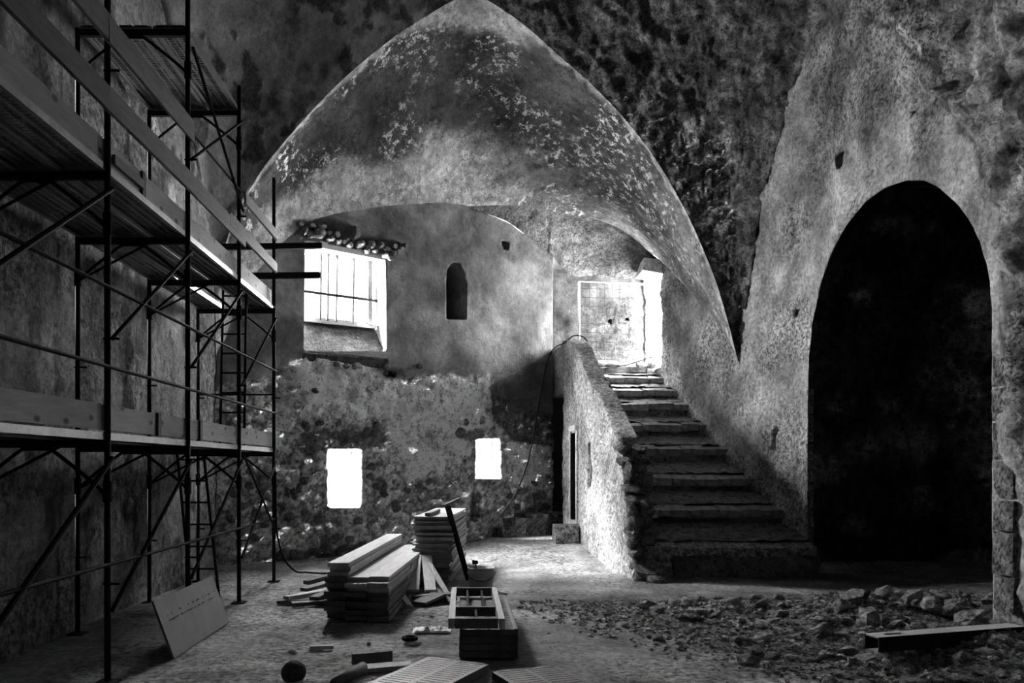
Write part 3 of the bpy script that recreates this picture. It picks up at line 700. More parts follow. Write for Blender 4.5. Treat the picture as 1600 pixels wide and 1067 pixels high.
MB().box((dx_ + .02, ym_, 2.33), (.12, dy1 - dy0 + .24, .10), jit=.008).build('frame_head', M['white'], d1)
MB().box((float(pxl(dy1)) + .10, dy1 - .012, 1.42), (.22, .02, 1.66)).build('reveal_shade', M['rubber'], d1)  # black strip added to stand for shade inside the door reveal
ds = MB().box((dx_ - .19, 15.42, .37), (.40, .55, .34), jit=.025).build('door_step', M['stonel'])
tag(ds, 'pale stone block step below the dark plank door', 'step')

# ------------------------------------------------------------------ staircase
stair = empty('staircase', (3.9, 12, 0), 'wide worn stone staircase rising beside the right wall', 'staircase')
SY = [11.92, 12.86, 13.71, 14.58, 15.34, 16.09, 16.72, 17.32, 17.72]
SZ = [CH - (y - VY) * Y / F for y, Y in zip((852, 793, 744, 698.5, 661, 629, 607, 587, 574), SY)]
ZB = [-.05] + [CH - (y - VY) * Y / F for y, Y in zip((815, 766, 720, 680, 649, 622, 599, 581), SY[1:])]     # foot of each riser: the treads slope like a stepped ramp
for k in range(9):
    y0, y1 = SY[k], (SY[k + 1] + .25 if k < 8 else 18.32)
    xa, xb = float(pxl(y0)) + PT - .02, float(rwx(y0)) + .06
    nx, ny = 50, max(4, int((y1 - y0) / .045)); xs, ys = np.meshgrid(np.linspace(xa - .06, xb, nx), np.linspace(y0 + .24, y1, ny), indexing='ij')
    P = np.stack([xs.ravel(), ys.ravel(), 0 * xs.ravel()], 1); f1, f21 = cells(P, 6.5, k)
    slope = (ZB[k + 1] - SZ[k]) / (SY[k + 1] - SY[k]) if k < 8 else 0
    zt_ = SZ[k] - .03 + slope * (P[:, 1] - y0) + .06 * np.clip(f21, 0, .5) + (fbm(P, 2, 3, k) - .5) * .04
    P[:, 2] = zt_; idx = np.arange(nx * ny).reshape(nx, ny)
    Fc = np.stack([idx[:-1, :-1], idx[1:, :-1], idx[1:, 1:], idx[:-1, 1:]], -1).reshape(-1, 4).tolist()
    mb = MB(); mb.add(P, Fc)
    zl = ZB[k] - .06 if k else -.1
    n = 26; pr = []
    for j in range(5):
        z = zl + (SZ[k] - .06 - zl) * j / 4
        for i in range(n):
            x = xa + (xb - xa) * i / (n - 1); pr.append((x, y0 + .04 + (fbm(np.array([[x, z, k * 3.]]), 4, 3, 5)[0] - .5) * .10, z))
    mb.add(pr, [(j * n + i, j * n + i + 1, (j + 1) * n + i + 1, (j + 1) * n + i) for j in range(4) for i in range(n - 1)])
    st = mb.build('step', M['stair'], stair, True)
    cuts = [xa + .02]
    while cuts[-1] < xb - .1: cuts.append(min(xb, cuts[-1] + random.uniform(.30, .55)))
    for a, b in zip(cuts[:-1], cuts[1:]):
        MB().box(((a + b) / 2, y0 + .12 + random.uniform(-.015, .015), SZ[k] - .06 + random.uniform(-.012, .012)), (b - a - .012, .28, .12), Matrix.Rotation(.22 if k < 8 else 0, 3, 'X'), jit=.014).build('edge_stone', M['stonel'] if k == 0 else M['nosing'], st)  # paler stone on the first step stands for window light there
MB().box((2.86, 12.02, .22), (.18, .5, .42), jit=.03).build('kerb_stone', M['stonel'], stair)
# iron-framed mesh gate leaning in the alcove
GY = 17.92
gx0, gx1, gz0, gz1 = on_y(905, 500, GY)[0], on_y(1018, 500, GY)[0], on_y(905, 571, GY)[2], on_y(905, 439, GY)[2]
gate = empty('mesh_gate', ((gx0 + gx1) / 2, GY, gz0), 'pale tube framed gate with wire mesh at the stair top', 'gate')
MB().tube((gx0, GY, gz0), (gx0, GY, gz1), .026).build('frame_tube', M['galv'], gate); MB().tube((gx1, GY, gz0 - .05), (gx1, GY, gz1 - .05), .032).build('frame_tube', M['galv'], gate)
MB().tube((gx0, GY, gz1), (gx1, GY, gz1 - .08), .024).build('frame_tube', M['galv'], gate); MB().tube((gx0 + .3, GY, gz0 + .05), (gx1, GY, gz0), .024).build('frame_tube', M['galv'], gate)
for i in range(6):
    x = gx0 + .06 + i * .165; lo = gz0 if i < 5 else gz1 - .68
    MB().tube((x, GY, lo), (x, GY, gz1 - .02), .005, 5).build('wire', M['iron'], gate)
for i in range(9):
    z = gz1 - .16 - i * .19; MB().tube((gx0, GY, z), (gx0 + (.90 if i < 4 else .76), GY, z - .025), .005, 5).build('wire', M['iron'], gate)
lint = MB(); p = on_y(1016, 420, 17.75)
lint.box(p, (.42, .8, .30), Matrix.Rotation(.12, 3, 'Y'), jit=.03)
tag(lint.build('lintel_block', M['white']), 'white plastered lintel block over the bright stair-top doorway', 'lintel')
for k, (px, sx) in enumerate(((935, .32), (958, .36), (1000, .28), (1020, .3))):
    x = on_y(px, 570, 17.65)[0]
    o = stone('landing_stone', random.choice(ROCKL), None, (x, 17.66, SZ[8] + .05), (sx, sx * .6, .17), random.uniform(-.3, .3))
    tag(o, ('flat stone at the parapet side of the stair-top landing', 'pale loose stone below the left part of the mesh gate', 'loose stone below the right part of the mesh gate', 'loose stone beside the bright stair-top doorway')[k], 'stone')
# ------------------------------------------------------------------ scaffold
OX, IX = -2.66, -3.72
FY = [4.36, 6.16, 7.95, 9.76, 11.55]
TOP = [1.83, 3.83, 5.83]
scaf = empty('scaffold', ((OX + IX) / 2, 8.5, 0), 'dark steel tube scaffold with three deck levels along left wall', 'scaffold')
def deck_mesh(name, w, L, mat):
    mb = MB(); t = .055
    for x in (-w / 2 + .006, w / 2 - .006): mb.box((x, 0, t / 2), (.012, L, t))
    for x in (-w / 2 + .022, w / 2 - .022): mb.box((x, 0, .003), (.03, L, .006))
    for y in (-L / 2 + .008, L / 2 - .008): mb.box((0, y, t / 2), (w, .016, t))
    bw_ = .035
    for x in (-w / 2 + bw_ / 2, 0, w / 2 - bw_ / 2): mb.box((x, 0, t - .002), (bw_, L, .004))
    n = int(L / .05); cw = (w - 3 * bw_) / 2
    for x in (-cw / 2 - bw_ / 2, cw / 2 + bw_ / 2):
        mb.box((x, 0, t - .012), (cw, L, .003))
        for q in (-.3, .3): mb.box((x + cw * q, 0, t - .020), (.012, L, .014))
        for k in range(n): mb.box((x, -L / 2 + L * (k + .5) / n, t - .016), (cw, .012, .006))
        for k in range(n + 1): mb.box((x, -L / 2 + L * k / n, t - .003), (cw + .004, L / n * .74, .005))
    return mesh_from(name, mb.v, mb.f, M[mat])
DECK = deck_mesh('deck_plank', .335, 1.76, 'deck')
WIDE = deck_mesh('steel_deck', .49, 1.82, 'decktop')
for k, y in enumerate(FY):
    for lv in range(3):
        if k == 4 and lv == 2:
            MB().tube((OX, y, 3.86), (OX, y, 5.65), .024).build('post', M['steel'], scaf); continue
        z0 = 0.0 if lv == 0 else TOP[lv - 1]; z1 = TOP[lv]
        fr_ = MB().box(((OX + IX) / 2, y, z1 - .045), (IX * -1 + OX, .045, .06)).build('frame', M['steel'], scaf)
        for x in (OX, IX):
            ext = 0.0
            if lv == 2: ext = {0: 2.2, 1: 2.2, 2: 2.2, 3: .28, 4: 0}[k] if x == OX else 0.0
            MB().tube((x, y, z0 + (.012 if lv == 0 else 0)), (x, y, z1 + ext), .024, 10).build('post', M['steel'], fr_, True)
            MB().tube((x, y, z1 - .06 - .42), (x, y, z1 - .32), .033, 10).build('sleeve', M['steel'], fr_)
            MB().tube((x - .03, y, z0 + .74), (x + .09, y, z0 + .74), .010, 6).build('pin', M['steel'], fr_)
            if lv == 0: MB().box((x, y, .008), (.15, .15, .016)).build('base_plate', M['steel'], fr_)
        w = OX - IX; zt_ = z1 - .085
        pts = [(IX, y, zt_ - .40), (IX + .05, y, zt_ - .30), (IX + w * .36, y, zt_ - .03), (IX + w * .43, y, zt_), (IX + w * .57, y, zt_), (IX + w * .64, y, zt_ - .03), (OX - .05, y, zt_ - .30), (OX, y, zt_ - .40)]
        MB().pipe(arc_pts(pts, 34), .015, 6).build('knee_brace', M['steel'], fr_, True)
# rails and diagonals on the outer face
for z in (.89, 2.355, 2.945): MB().tube((OX + .03, FY[0] - .1, z), (OX + .03, FY[-1] + .03, z), .015, 8).build('rail', M['steel'], scaf)
MB().tube((OX + .03, FY[2], 4.84), (OX + .03, FY[3], 4.86), .012, 6).build('rail', M['steel'], scaf)
for k in range(4):
    for lv in range(3):
        if lv == 2 and k != 2: continue
        z0 = 0 if lv == 0 else TOP[lv - 1]
        MB().tube((OX + .035, FY[k], z0 + (.54 if lv == 0 else .74)), (OX + .035, FY[k + 1], z0 + (1.68 if lv == 0 else 1.86)), .016 if k else .02, 8).build('diagonal_brace', M['steel'], scaf)
MB().tube((OX + .05, FY[3], 1.76), (OX + .05, FY[4], .66), .014, 8).build('diagonal_brace', M['steel'], scaf)
MB().tube((OX + .05, FY[2], 5.65), (OX + .05, FY[3], 4.63), .016, 8).build('diagonal_brace', M['steel'], scaf)
MB().tube((OX, FY[4], 2.62), (IX, FY[4], 2.62), .014, 8).build('rail', M['steel'], scaf)
for k in range(4):                                      # thin braces from the inner posts
    MB().tube((IX, FY[k + 1], 1.40), (OX - .3, FY[k + 1] - .05, 1.78), .012, 6).build('strut', M['steel'], scaf)
    MB().tube((IX, FY[k + 1], 3.40), (OX - .3, FY[k + 1] - .05, 3.78), .012, 6).build('strut', M['steel'], scaf)
for lv, bays in ((0, range(4)), (1, range(4)), (2, (2,))):
    for k in bays:
        for j in range(3):
            if lv == 1 and k == 3 and j == 1: continue        # ladder hatch
            o = link('deck_plank', DECK, scaf, (IX + .18 + j * .352, (FY[k] + FY[k + 1]) / 2, TOP[lv] - .015))
# boards: toe boards, guard boards
def board(name, x, y0, y1, z0, z1, mat='board', t=.028):
    MB().box((x, (y0 + y1) / 2, (z0 + z1) / 2), (t, y1 - y0, z1 - z0), Matrix.Rotation(random.uniform(-.004, .004), 3, 'X'), jit=.004).build(name, M[mat], scaf)
for k in range(4):
    board('toe_board', OX - .045, FY[k] + .02 + (.25 if k == 0 else 0), FY[k + 1] - .02, 1.89, 2.08)
    board('toe_board', OX - .045, FY[k] + .02, FY[k + 1] - .02, 3.88, 4.07)
    if k < 3: board('guard_board', OX + .04, FY[k] - .1, FY[k + 1] + .12, 4.24, 4.42, 'darkwood')
    else: board('guard_board', OX + .04, FY[k] - .55, FY[k + 1] - .03, 4.31, 4.45, 'darkwood')
    if k < 2: board('guard_board', OX + .045, FY[k] - .1, FY[k + 1] + .02, 4.74, 4.94, 'darkwood')
    if k == 3: board('guard_board', OX + .045, FY[k] + .1, FY[k + 1] - .03, 4.76, 4.90, 'darkwood')
board('toe_board', OX - .005, FY[1] + .12, FY[1] + .7, 3.92, 3.99, 'darkwood', .03)
for y, z in ((7.25, 1.985), (8.4, 1.985), (6.9, 3.975)): MB().box((OX - .02, y, z), (.02, .07, .20)).build('board_clip', M['dark'], scaf)
for x0, x1, z in ((-3.45, -2.0, 4.71), (-3.0, -2.02, 4.30)):
    MB().box(((x0 + x1) / 2, FY[4] + .07, z), (x1 - x0, .06, .08), Matrix.Rotation(-.012, 3, 'Y')).build('end_guard_beam', M['steel'], scaf)
# ladders
def ladder(b, t, w, n, label):
    b, t = Vector(b), Vector(t); L = empty('ladder', b, label, 'ladder')
    for s in (-1, 1): MB().tube(b + Vector((s * w / 2, 0, 0)), t + Vector((s * w / 2, 0, 0)), .017, 8).build('rail', M['steel'], L, True)
    for k in range(n):
        p = b.lerp(t, (k + .6) / n); MB().tube(p - Vector((w / 2, 0, 0)), p + Vector((w / 2, 0, 0)), .012, 6).build('rung', M['steel'], L)
    return L
ladder((-2.985, 9.55, .01), (-3.30, 9.95, 1.80), .32, 7, 'steel ladder from the floor up to the lowest scaffold deck')
ladder((-2.88, 10.25, 1.88), (-2.97, 10.7, 3.92), .30, 8, 'steel ladder between the lowest and middle scaffold decks')
# board leaning on the scaffold foot
lb = empty('leaning_panel', (-2.46, 7.72, 0), 'pale smooth panel leaning on its long edge against scaffold posts', 'panel')
p00, p01 = Vector((-2.43, 6.93, .005)), Vector((-2.43, 8.55, .005)); up = Vector((-.185, .02, .475))
nrm = up.cross(p01 - p00).normalized() * .02
V = [p00, p01, p01 + up, p00 + up]; V += [v - nrm if nrm.x > 0 else v + nrm for v in V]
MB().add(V, [(0, 1, 2, 3), (7, 6, 5, 4), (0, 4, 5, 1), (1, 5, 6, 2), (2, 6, 7, 3), (3, 7, 4, 0)]).build('sheet', M['sheetp'], lb)
mk = MB(); nn = (Vector((1, 0, .39))).normalized() * .003
for k in range(34):
    u = .12 + .8 * k / 33 + random.uniform(-.006, .006)
    for r_ in (0, 1):
        if random.random() < .35: continue
        c = p00.lerp(p01, u) + up * (.70 - .10 * r_ * 1) + nn; mk.box(c, (.003, .014, .012))
mk.build('dotted_print', M['dark'], lb)

# ------------------------------------------------------------------ timber
ORD = ['first', 'second', 'third', 'fourth', 'fifth', 'sixth', 'seventh', 'eighth', 'ninth', 'tenth', 'eleventh', 'twelfth', 'thirteenth', 'fourteenth', 'fifteenth', 'sixteenth', 'seventeenth', 'eighteenth', 'nineteenth',
       'twentieth', 'twenty-first', 'twenty-second', 'twenty-third', 'twenty-fourth', 'twenty-fifth', 'twenty-sixth', 'twenty-seventh', 'twenty-eighth', 'twenty-ninth', 'thirtieth', 'thirty-first', 'thirty-second']
PLANKM = {}
def plank(name, c, L, w, t, rz, label, cat, group=None, mat='wood', rx=0.0):
    key = (name, round(L, 1), round(w, 2), round(t, 3), mat)
    if key not in PLANKM:
        mb = MB(); e = .004
        pr = [(-w / 2 + e, -t / 2), (w / 2 - e, -t / 2), (w / 2, -t / 2 + e), (w / 2, t / 2 - e), (w / 2 - e, t / 2), (-w / 2 + e, t / 2), (-w / 2, t / 2 - e), (-w / 2, -t / 2 + e)]
        V = [(x, -L / 2, z) for x, z in pr] + [(x, L / 2, z) for x, z in pr]
        mb.add(V, [tuple(range(8)), tuple(range(15, 7, -1))] + [(i, i + 8, (i + 1) % 8 + 8, (i + 1) % 8) for i in range(8)]); PLANKM[key] = mesh_from(name, mb.v, mb.f, M[mat])
    o = link(name, PLANKM[key], None, c); o.rotation_euler = (rx, 0, rz); return tag(o, label, cat, group)
RZ = -.078
cols = ['at the scaffold side', 'in the middle row', 'at the bucket side']
for c in range(3):
    nl = 12 if c == 0 else 9
    for l in range(nl):
        z = .035 + l * .05; off = random.uniform(-.10, .10) if l not in (nl - 1,) else 0; x = -1.20 + c * .226 + random.uniform(-.012, .012) + (0 if l < 9 else .02)
        y = 10.42 + off + (.0 if c else .05); L = 3.7 if l % 2 else 3.6
        if c == 2 and l == nl - 1: y += .05
        pos = 'topmost' if l == nl - 1 else ORD[nl - 1 - l] + ' from the top'
        plank('timber_plank', (x, y, z), L, .225, .045, RZ + random.uniform(-.006, .006), f'long timber plank {cols[c]} of the low pile, {pos}', 'plank', 'planks of the low timber pile', 'wood' if l > nl - 4 else 'darkwood')  # lower layers take the dark timber to stand for shade in the pile
NP = 30
for l in range(NP):
    j = .035 if l < NP - 3 else .01
    pos = 'topmost' if l == NP - 1 else ORD[NP - 1 - l] + ' from the top'
    plank('formwork_panel', (-.335 + random.uniform(-j, j), 12.35 + random.uniform(-.08, .08) + (.1 if l > NP - 4 else 0), .03 + l * .0305), 2.3, .50, .027, -.085 + random.uniform(-.015, .015),
          f'flat timber panel in the tall stack beside the bucket, {pos}', 'panel', 'panels of the tall stack', 'panel')
plank('wood_batten', (-.44, 11.75, .03 + NP * .0305 + .015), 1.1, .07, .045, -.10, 'short batten lying on top of the tall panel stack', 'batten', None, 'darkwood')
tl = empty('prop_tool', (.055, 11.72, 0), 'dark steel prop with a crossbar leaning on tall panel stack', 'tool')
MB().bar((.055, 11.72, 0), (-.235, 11.06, 1.10), .05, .035).build('shaft', M['steel'], tl); MB().tube((.09, 11.70, .0), (-.19, 11.05, 1.08), .012).build('side_rod', M['steel'], tl)
MB().bar((-.27, 10.98, 1.09), (-.06, 11.4, 1.17), .04, .03).build('crossbar', M['darkwood'], tl)
def slat(p0, p1, w, t, label, mat='wood', roll=0.0, name='wood_offcut', group=None):
    p0, p1 = Vector(p0), Vector(p1); mb = MB(); d = p1 - p0; y = d.normalized(); x = y.cross(Vector((0, 0, 1))).normalized(); z = x.cross(y)
    R = Matrix((x, y, z)).transposed() @ Matrix.Rotation(roll, 3, 'Y'); mb.box((p0 + p1) / 2, (w, d.length, t), R, jit=.004)
    return tag(mb.build(name, M[mat], None), label, 'board', group)
slat((-.62, 9.88, .13), (-.65, 10.95, .43), .165, .03, 'wide pale board propped up in front of the tall stack, nearest the pile')
slat((-.40, 9.92, .12), (-.50, 10.98, .42), .135, .03, 'narrower pale board propped beside the wide one, with a skewed end')
slat((-.13, 9.62, .02), (-.45, 10.75, .34), .10, .022, 'long thin board slanting to the floor towards the bucket', roll=.5)
slat((-.24, 9.85, .03), (-.42, 10.6, .25), .09, .022, 'thin pale board tucked under the slanting board', roll=.3)
slat((-.98, 9.95, .02), (-.72, 10.35, .36), .12, .025, 'short board standing slantwise between low pile and propped boards', roll=.4)
slat((-.80, 9.75, .02), (-.66, 10.2, .40), .11, .025, 'pale pointed offcut upright behind the propped boards', roll=-.5)
slat((-.62, 9.35, .03), (-.80, 9.9, .14), .09, .03, 'offcut lying low at the foot of the propped boards', roll=.3)
slat((-.72, 9.20, .02), (-.70, 9.85, .07), .08, .03, 'offcut flat on the floor by the low pile corner', 'darkwood')
slat((-.52, 9.45, .05), (-.30, 9.8, .10), .20, .03, 'broad offcut lying under the propped boards', 'darkwood')
slat((-.60, 9.72, .05), (-.10, 9.85, .07), .12, .09, 'thick dark bearer under the propped boards', 'darkwood')
slat((-2.02, 10.55, .13), (-1.42, 11.2, .24), .12, .05, 'stub of plank jutting from the low pile towards the scaffold, highest one', 'darkwood')
slat((-1.97, 10.15, .10), (-1.36, 10.8, .20), .14, .045, 'pale plank end sloping out of the low pile below the highest stub', 'darkwood')
slat((-2.10, 9.75, .06), (-1.46, 10.35, .10), .13, .045, 'broad plank end lying out from the low pile across two others')
slat((-1.98, 9.50, .03), (-1.30, 9.75, .05), .13, .045, 'dark plank on the floor at the low pile, nearest the viewer', 'darkwood')
slat((-2.20, 9.70, .025), (-1.75, 9.80, .03), .10, .04, 'thin dark plank end farthest out from the low pile', 'darkwood')
slat((-1.75, 9.60, .08), (-1.5, 10.2, .14), .12, .04, 'plank stub lying steeply across the loose ends', 'darkwood')
# bucket
bk = empty('bucket', (.22, 10.72, .0), 'grey plastic bucket on the floor beside the tall stack', 'bucket')
MB().lathe((.22, 10.72, .01), [(.0, 0), (.145, 0), (.15, .02), (.168, .215), (.178, .22), (.178, .235), (.170, .24), (.172, .285), (.178, .285), (.178, .295), (.160, .295), (.140, .02), (0, .02)], 28).build('body', M['plastic'], bk, True)
MB().pipe([(.22 + .182 * math.cos(t), 10.72 - .18 * math.sin(t) * .9, .245 - .10 * math.sin(t)) for t in np.linspace(0, math.pi, 16)], .005, 6).build('handle', M['iron'], bk)
br = empty('brush', (.18, 10.76, .05), 'dark brush sticking up out of the bucket', 'brush')
MB().tube((.20, 10.76, .04), (.15, 10.80, .36), .012).build('stick', M['darkwood'], br); MB().box((.145, 10.80, .36), (.07, .04, .05), jit=.008).build('head', M['rubber'], br)
# stack of steel decks with a hatch frame on top
def steel_deck(c, rz, label, group, z): 
    o = link('steel_deck', WIDE, None, (c[0], c[1], z)); o.rotation_euler = (0, 0, rz); return tag(o, label, 'deck', group)
for l in range(4):
    steel_deck((.205 + random.uniform(-.006, .006), 7.83 + random.uniform(-.01, .01)), random.uniform(-.006, .006), ('lowest', 'second lowest', 'second highest', 'topmost')[l] + ' steel deck in the stack under the hatch frame', 'steel decks under the hatch frame', .012 + l * .062)
hf = empty('hatch_frame', (.10, 7.72, .265), 'open pale frame with crossbars lying on the steel deck stack', 'frame')
HX0, HX1, HY0, HY1, HZ = -.125, .335, 6.86, 8.62, .31
for x in (HX0 + .02, HX1 - .02): MB().box((x, (HY0 + HY1) / 2, HZ), (.05, HY1 - HY0, .085), jit=.002).build('side_rail', M['wood'], hf)
for y in (HY0 + .02, HY1 - .02): MB().box(((HX0 + HX1) / 2, y, HZ), (HX1 - HX0 - .1, .04, .085)).build('end_rail', M['darkwood'], hf)
ym = HY0 + .58; MB().box(((HX0 + HX1) / 2, ym, HZ), (HX1 - HX0 - .1, .035, .085)).build('cross_rail', M['darkwood'], hf)
for x in (.035, .18): MB().box((x, (ym + HY1) / 2, HZ - .01), (.02, HY1 - ym - .05, .065)).build('divider', M['steel'], hf)
MB().box((.105, (ym + HY0) / 2, HZ - .01), (.02, ym - HY0 - .05, .065)).build('divider', M['steel'], hf)
MB().box((-.04, HY0 + .08, HZ - .03), (.11, .012, .012)).build('latch', M['steel'], hf)
# two perforated decks in the foreground, each on a pile
def fg(corner, d, w, side, nm):
    d = Vector(d).normalized(); w = Vector(w).normalized(); c = Vector(corner) + w * .245 + d * .91
    for l in range(3):
        steel_deck(c, math.atan2(-d.x, d.y), ('lowest', 'middle', 'topmost')[l] + f' perforated steel deck of the {nm} foreground pair', f'perforated decks, {nm} foreground pair', .04 + l * .062)
fg((-.262, 6.05), (-.45, -.893), (.893, -.45), 1, 'left-hand'); fg((.19, 5.62), (.35, -.937), (.937, .35), 1, 'right-hand')
for i, (p0, p1, w, t, lab, mt) in enumerate([((-.92, 6.78, .04), (-.60, 6.86, .05), .09, .085, 'dark timber block lying beyond the left foreground decks', 'darkwood'),
        ((-.80, 6.52, .02), (-.42, 6.60, .03), .14, .03, 'flat pale offcut beside the left foreground decks', 'wood'), ((-1.36, 7.28, .02), (-1.15, 7.30, .02), .05, .03, 'small pale stick alone on the open floor', 'wood')]):
    slat(p0, p1, w, t, lab, mt)
tag(MB().tube((-.79, 6.45, .05), (-.93, 5.95, .05), .042, 12).build('round_pole', M['darkwood'], None, True), 'round wooden pole end beside the left foreground decks', 'pole')
tag(stone('ball_stone', rock_mesh('ball_stone', M['darkroom'], 99, .9, 3, .06), None, (-1.29, 6.25, .06), (.17, .17, .17)), 'dark rounded stone at the bottom edge of the floor', 'stone')
tag(MB().pipe([(-.50 + .058 * math.cos(t), 7.62 + .058 * math.sin(t), .03) for t in np.linspace(0, 2 * math.pi, 25)], .02, 8).build('rubber_ring', M['rubber'], None, True), 'small dark ring lying on the dusty floor', 'ring')
# crumpled plastic sheet
xs, ys = np.meshgrid(np.linspace(-.50, -.13, 30), np.linspace(7.98, 8.22, 20), indexing='ij'); P = np.stack([xs.ravel(), ys.ravel(), 0 * xs.ravel()], 1)
e = np.clip(1 - np.abs((P[:, 0] + .315) / .19) ** 4, 0, 1) * np.clip(1 - np.abs((P[:, 1] - 8.1) / .12) ** 2, 0, 1)
P[:, 2] = .004 + e ** .5 * (.012 + .11 * np.abs(fbm(P, 17, 4, 7, .65) - .5) * 2 * (.4 + fbm(P, 6, 2, 8))); idx = np.arange(600).reshape(30, 20)
tag(link('crumpled_sheet', mesh_from('crumpled_sheet', P - np.array([-.315, 8.1, 0]), np.stack([idx[:-1, :-1], idx[1:, :-1], idx[1:, 1:], idx[:-1, 1:]], -1).reshape(-1, 4), M['paint'], True), None, (-.315, 8.1, 0)),
    'crumpled pale plastic sheet on the floor by the hatch frame', 'sheet')
# steel channel by the rubble
z_b = float(floor_z(3.9, 6.8)[0])
bm_ = empty('steel_channel', (3.95, 6.8, z_b), 'long pale steel channel lying in the rubble by the archway', 'beam')
p0, p1 = Vector((3.27, 6.62, z_b + .10)), Vector((4.66, 6.96, z_b + .12)); d = (p1 - p0).normalized(); s_ = Vector((-d.y, d.x, 0))
MB().bar(p0 + d * .30, p1, .16, .012).build('web', M['galv'], bm_); MB().bar(p0, p0 + d * .12, .16, .012).build('web', M['galv'], bm_)
for sg in (-1, 1):
    MB().bar(p0 + s_ * .075 * sg - Vector((0, 0, .055)), p1 + s_ * .075 * sg - Vector((0, 0, .055)), .012, .12).build('flange', M['steel'], bm_)  # dark sides under a pale top put the channel's shade into its colour
    MB().bar(p0 + d * .1 + s_ * .055 * sg, p0 + d * .32 + s_ * .055 * sg, .05, .012).build('web', M['galv'], bm_)

# ------------------------------------------------------------------ rubble
def rub_ok(x, y): return x + .55 * (y - 8) > 1.75 + random.uniform(-.5, .6) and y < 9.9 and (x < 4.95 or 8.2 < y < 11.8)
cnt = 0
while cnt < 230:
    x, y = random.uniform(1.6, 5.8), random.uniform(5.4, 9.9)
    if not rub_ok(x, y): continue
    s = .06 + .20 * random.random() ** 2.6; hx = math.exp(-((x - 4.5) / .8) ** 2 - ((y - 8.4) / .8) ** 2)
    if hx > .3: s *= 1.25
    z = float(floor_z(x, y)[0])
    o = link('rubble_chunk', random.choice(CHUNK), None, (x, y, z + s * .12 + hx * .06)); o.scale = (s * random.uniform(.8, 1.4), s, s * random.uniform(.6, 1)); o.rotation_euler = (random.uniform(-.5, .5), random.uniform(-.5, .5), random.uniform(0, 6.3))
    zone = ('beside the steel channel' if abs((y - 6.62) - .245 * (x - 3.27)) < .45 and 3.0 < x < 5 else 'on the archway threshold' if x > 4.75 else 'on the crest of the heap before the archway' if hx > .3
            else 'at the trampled edge towards the foreground decks' if x < 2.6 and y < 8 else 'strewn between the heap and the stair foot' if y > 8.6 else 'in the low spread of debris nearest the viewer' if y < 7 else 'in the middle of the debris spread')
    tag(o, ('large rough' if s > .13 else 'small rough') + ' grey rubble chunk ' + zone, 'rubble', ('large' if s > .13 else 'small') + ' rubble chunks ' + zone); cnt += 1
mb = MB(); ico = CHUNK[0]; iv = np.array([v.co[:] for v in ico.vertices]); keep_i = None
oct_v = np.array([(1, 0, 0), (-1, 0, 0), (0, 1, 0), (0, -1, 0), (0, 0, 1), (0, 0, -1)], float) * .5
oct_f = [(0, 2, 4), (2, 1, 4), (1, 3, 4), (3, 0, 4), (2, 0, 5), (1, 2, 5), (3, 1, 5), (0, 3, 5)]
n = 0; pts = []
while n < 6500:
    x, y = random.uniform(.6, 5.8), random.uniform(5.0, 10.2)
    if not rub_ok(x + .2, y): continue
    pts.append((x, y)); n += 1
for k in range(900): pts.append((random.uniform(-2.4, 2.6), random.uniform(5.0, 14)))
zs = floor_full(np.array([p[0] for p in pts]), np.array([p[1] for p in pts]))
for i, ((x, y), z) in enumerate(zip(pts, zs)):
    s = (.014 + .055 * random.random() ** 2.5) if i < 6500 else (.008 + .022 * random.random() ** 3)
    Rm = np.array(Matrix.Rotation(random.uniform(0, 6), 3, 'Z') @ Matrix.Rotation(random.uniform(-.6, .6), 3, 'X'))
    V = (oct_v * (1 + np.random.uniform(-.35, .35, (6, 3)))) * np.array([s * 1.4, s, s * .75]); mb.add(V @ Rm.T + np.array([x, y, z + s * .2]), oct_f)
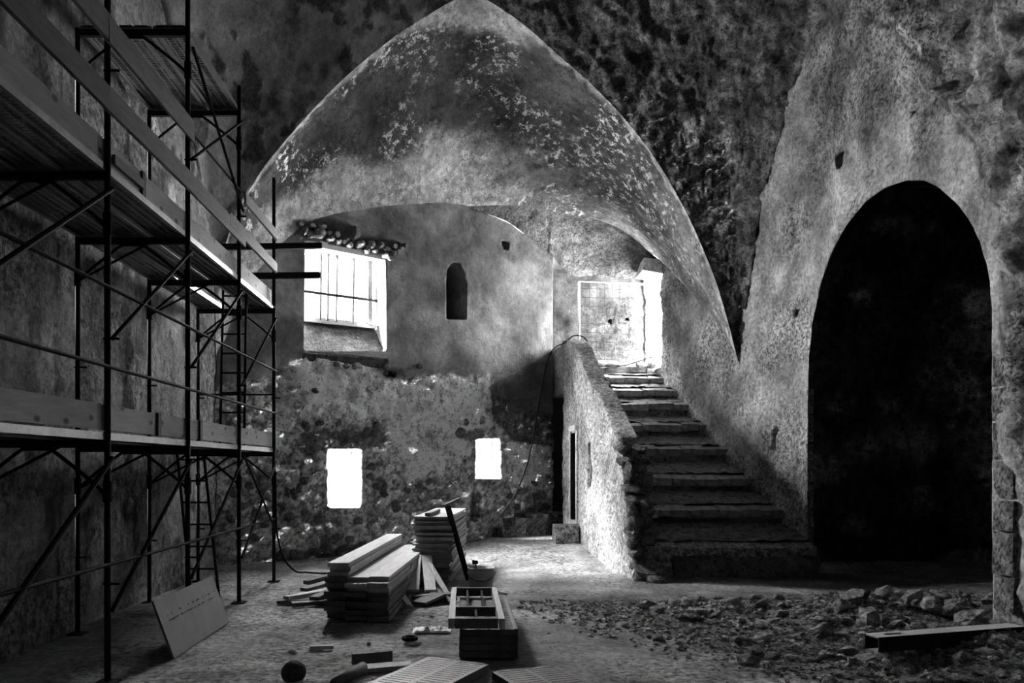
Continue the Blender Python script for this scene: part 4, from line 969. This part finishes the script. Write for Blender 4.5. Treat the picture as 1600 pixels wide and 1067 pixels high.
tag(mb.build('rubble_grit', M['rubble']), 'small broken stones and grit strewn over the floor', 'rubble', kind='stuff')
# odd clods on the open floor
for k, (px, py, s, lab) in enumerate([(457, 1020, .10, 'dark clod on the floor straight beyond the rounded stone'), (514, 974, .06, 'dark clod at the near foot of the low pile'), (640, 1002, 0, ''), (675, 966, .07, 'small clod near the hatch frame corner'),
                                      (507, 990, .06, 'small dark clod on the open floor past the pale stick'), (1190, 960, .16, 'pale flat slab lying in the near rubble'), (1285, 1000, .22, 'large pale chunk standing in the rubble'), (576, 1006, .05, 'tiny pale chip on floor near the ring')]):
    if not s: continue
    Y = 2090 / (py - 728); X = (px - 725) * Y / F; z = float(floor_z(X, Y)[0])
    tag(stone('floor_clod', random.choice(ROCKL if k in (5, 6, 7) else CHUNK), None, (X, Y, z + s * .2), (s, s * .8, s * .7), random.uniform(0, 6)), lab, 'stone')

# ------------------------------------------------------------------ cables
def cable(pts, r, label):
    return tag(MB().pipe(arc_pts(pts, 90), r, 6).build('cable', M['rubber'], None, True), label, 'cable')
cable([(-2.63, 11.52, 1.55), (-2.62, 11.5, .9), (-2.60, 11.55, .60), (-2.56, 11.75, .30), (-2.47, 12.1, .08), (-2.36, 12.35, .03), (-2.2, 12.2, .04), (-1.95, 11.7, .10), (-1.62, 11.2, .2), (-1.4, 11.1, .28)], .014, 'black cable hanging from the scaffold and curling over to the low pile')
cable([on_y(*p) for p in ((722, 850, 13.6), (735, 843, 13.7), (752, 833, 13.9), (770, 818, 14.2), (790, 795, 14.6), (806, 770, 15.0), (820, 738, 15.4), (830, 700, 15.8), (838, 655, 16.1), (845, 615, 16.3), (853, 575, 16.4), (860, 552, 16.4), (870, 541, 16.4), (884, 535, 16.2))] + [(2.15, 16.15, 4.17), (2.40, 16.2, 4.1), (2.55, 16.5, 3.7)], .012, 'long black cable slung from the tall stack up over the parapet')
cable([(2.55, 16.5, 3.72), (2.6, 17.2, 3.62), (2.9, 17.6, 3.74), (3.4, 17.6, 3.76), (4.05, 17.5, 3.95)], .01, 'thin cable lying across the stair-top landing')
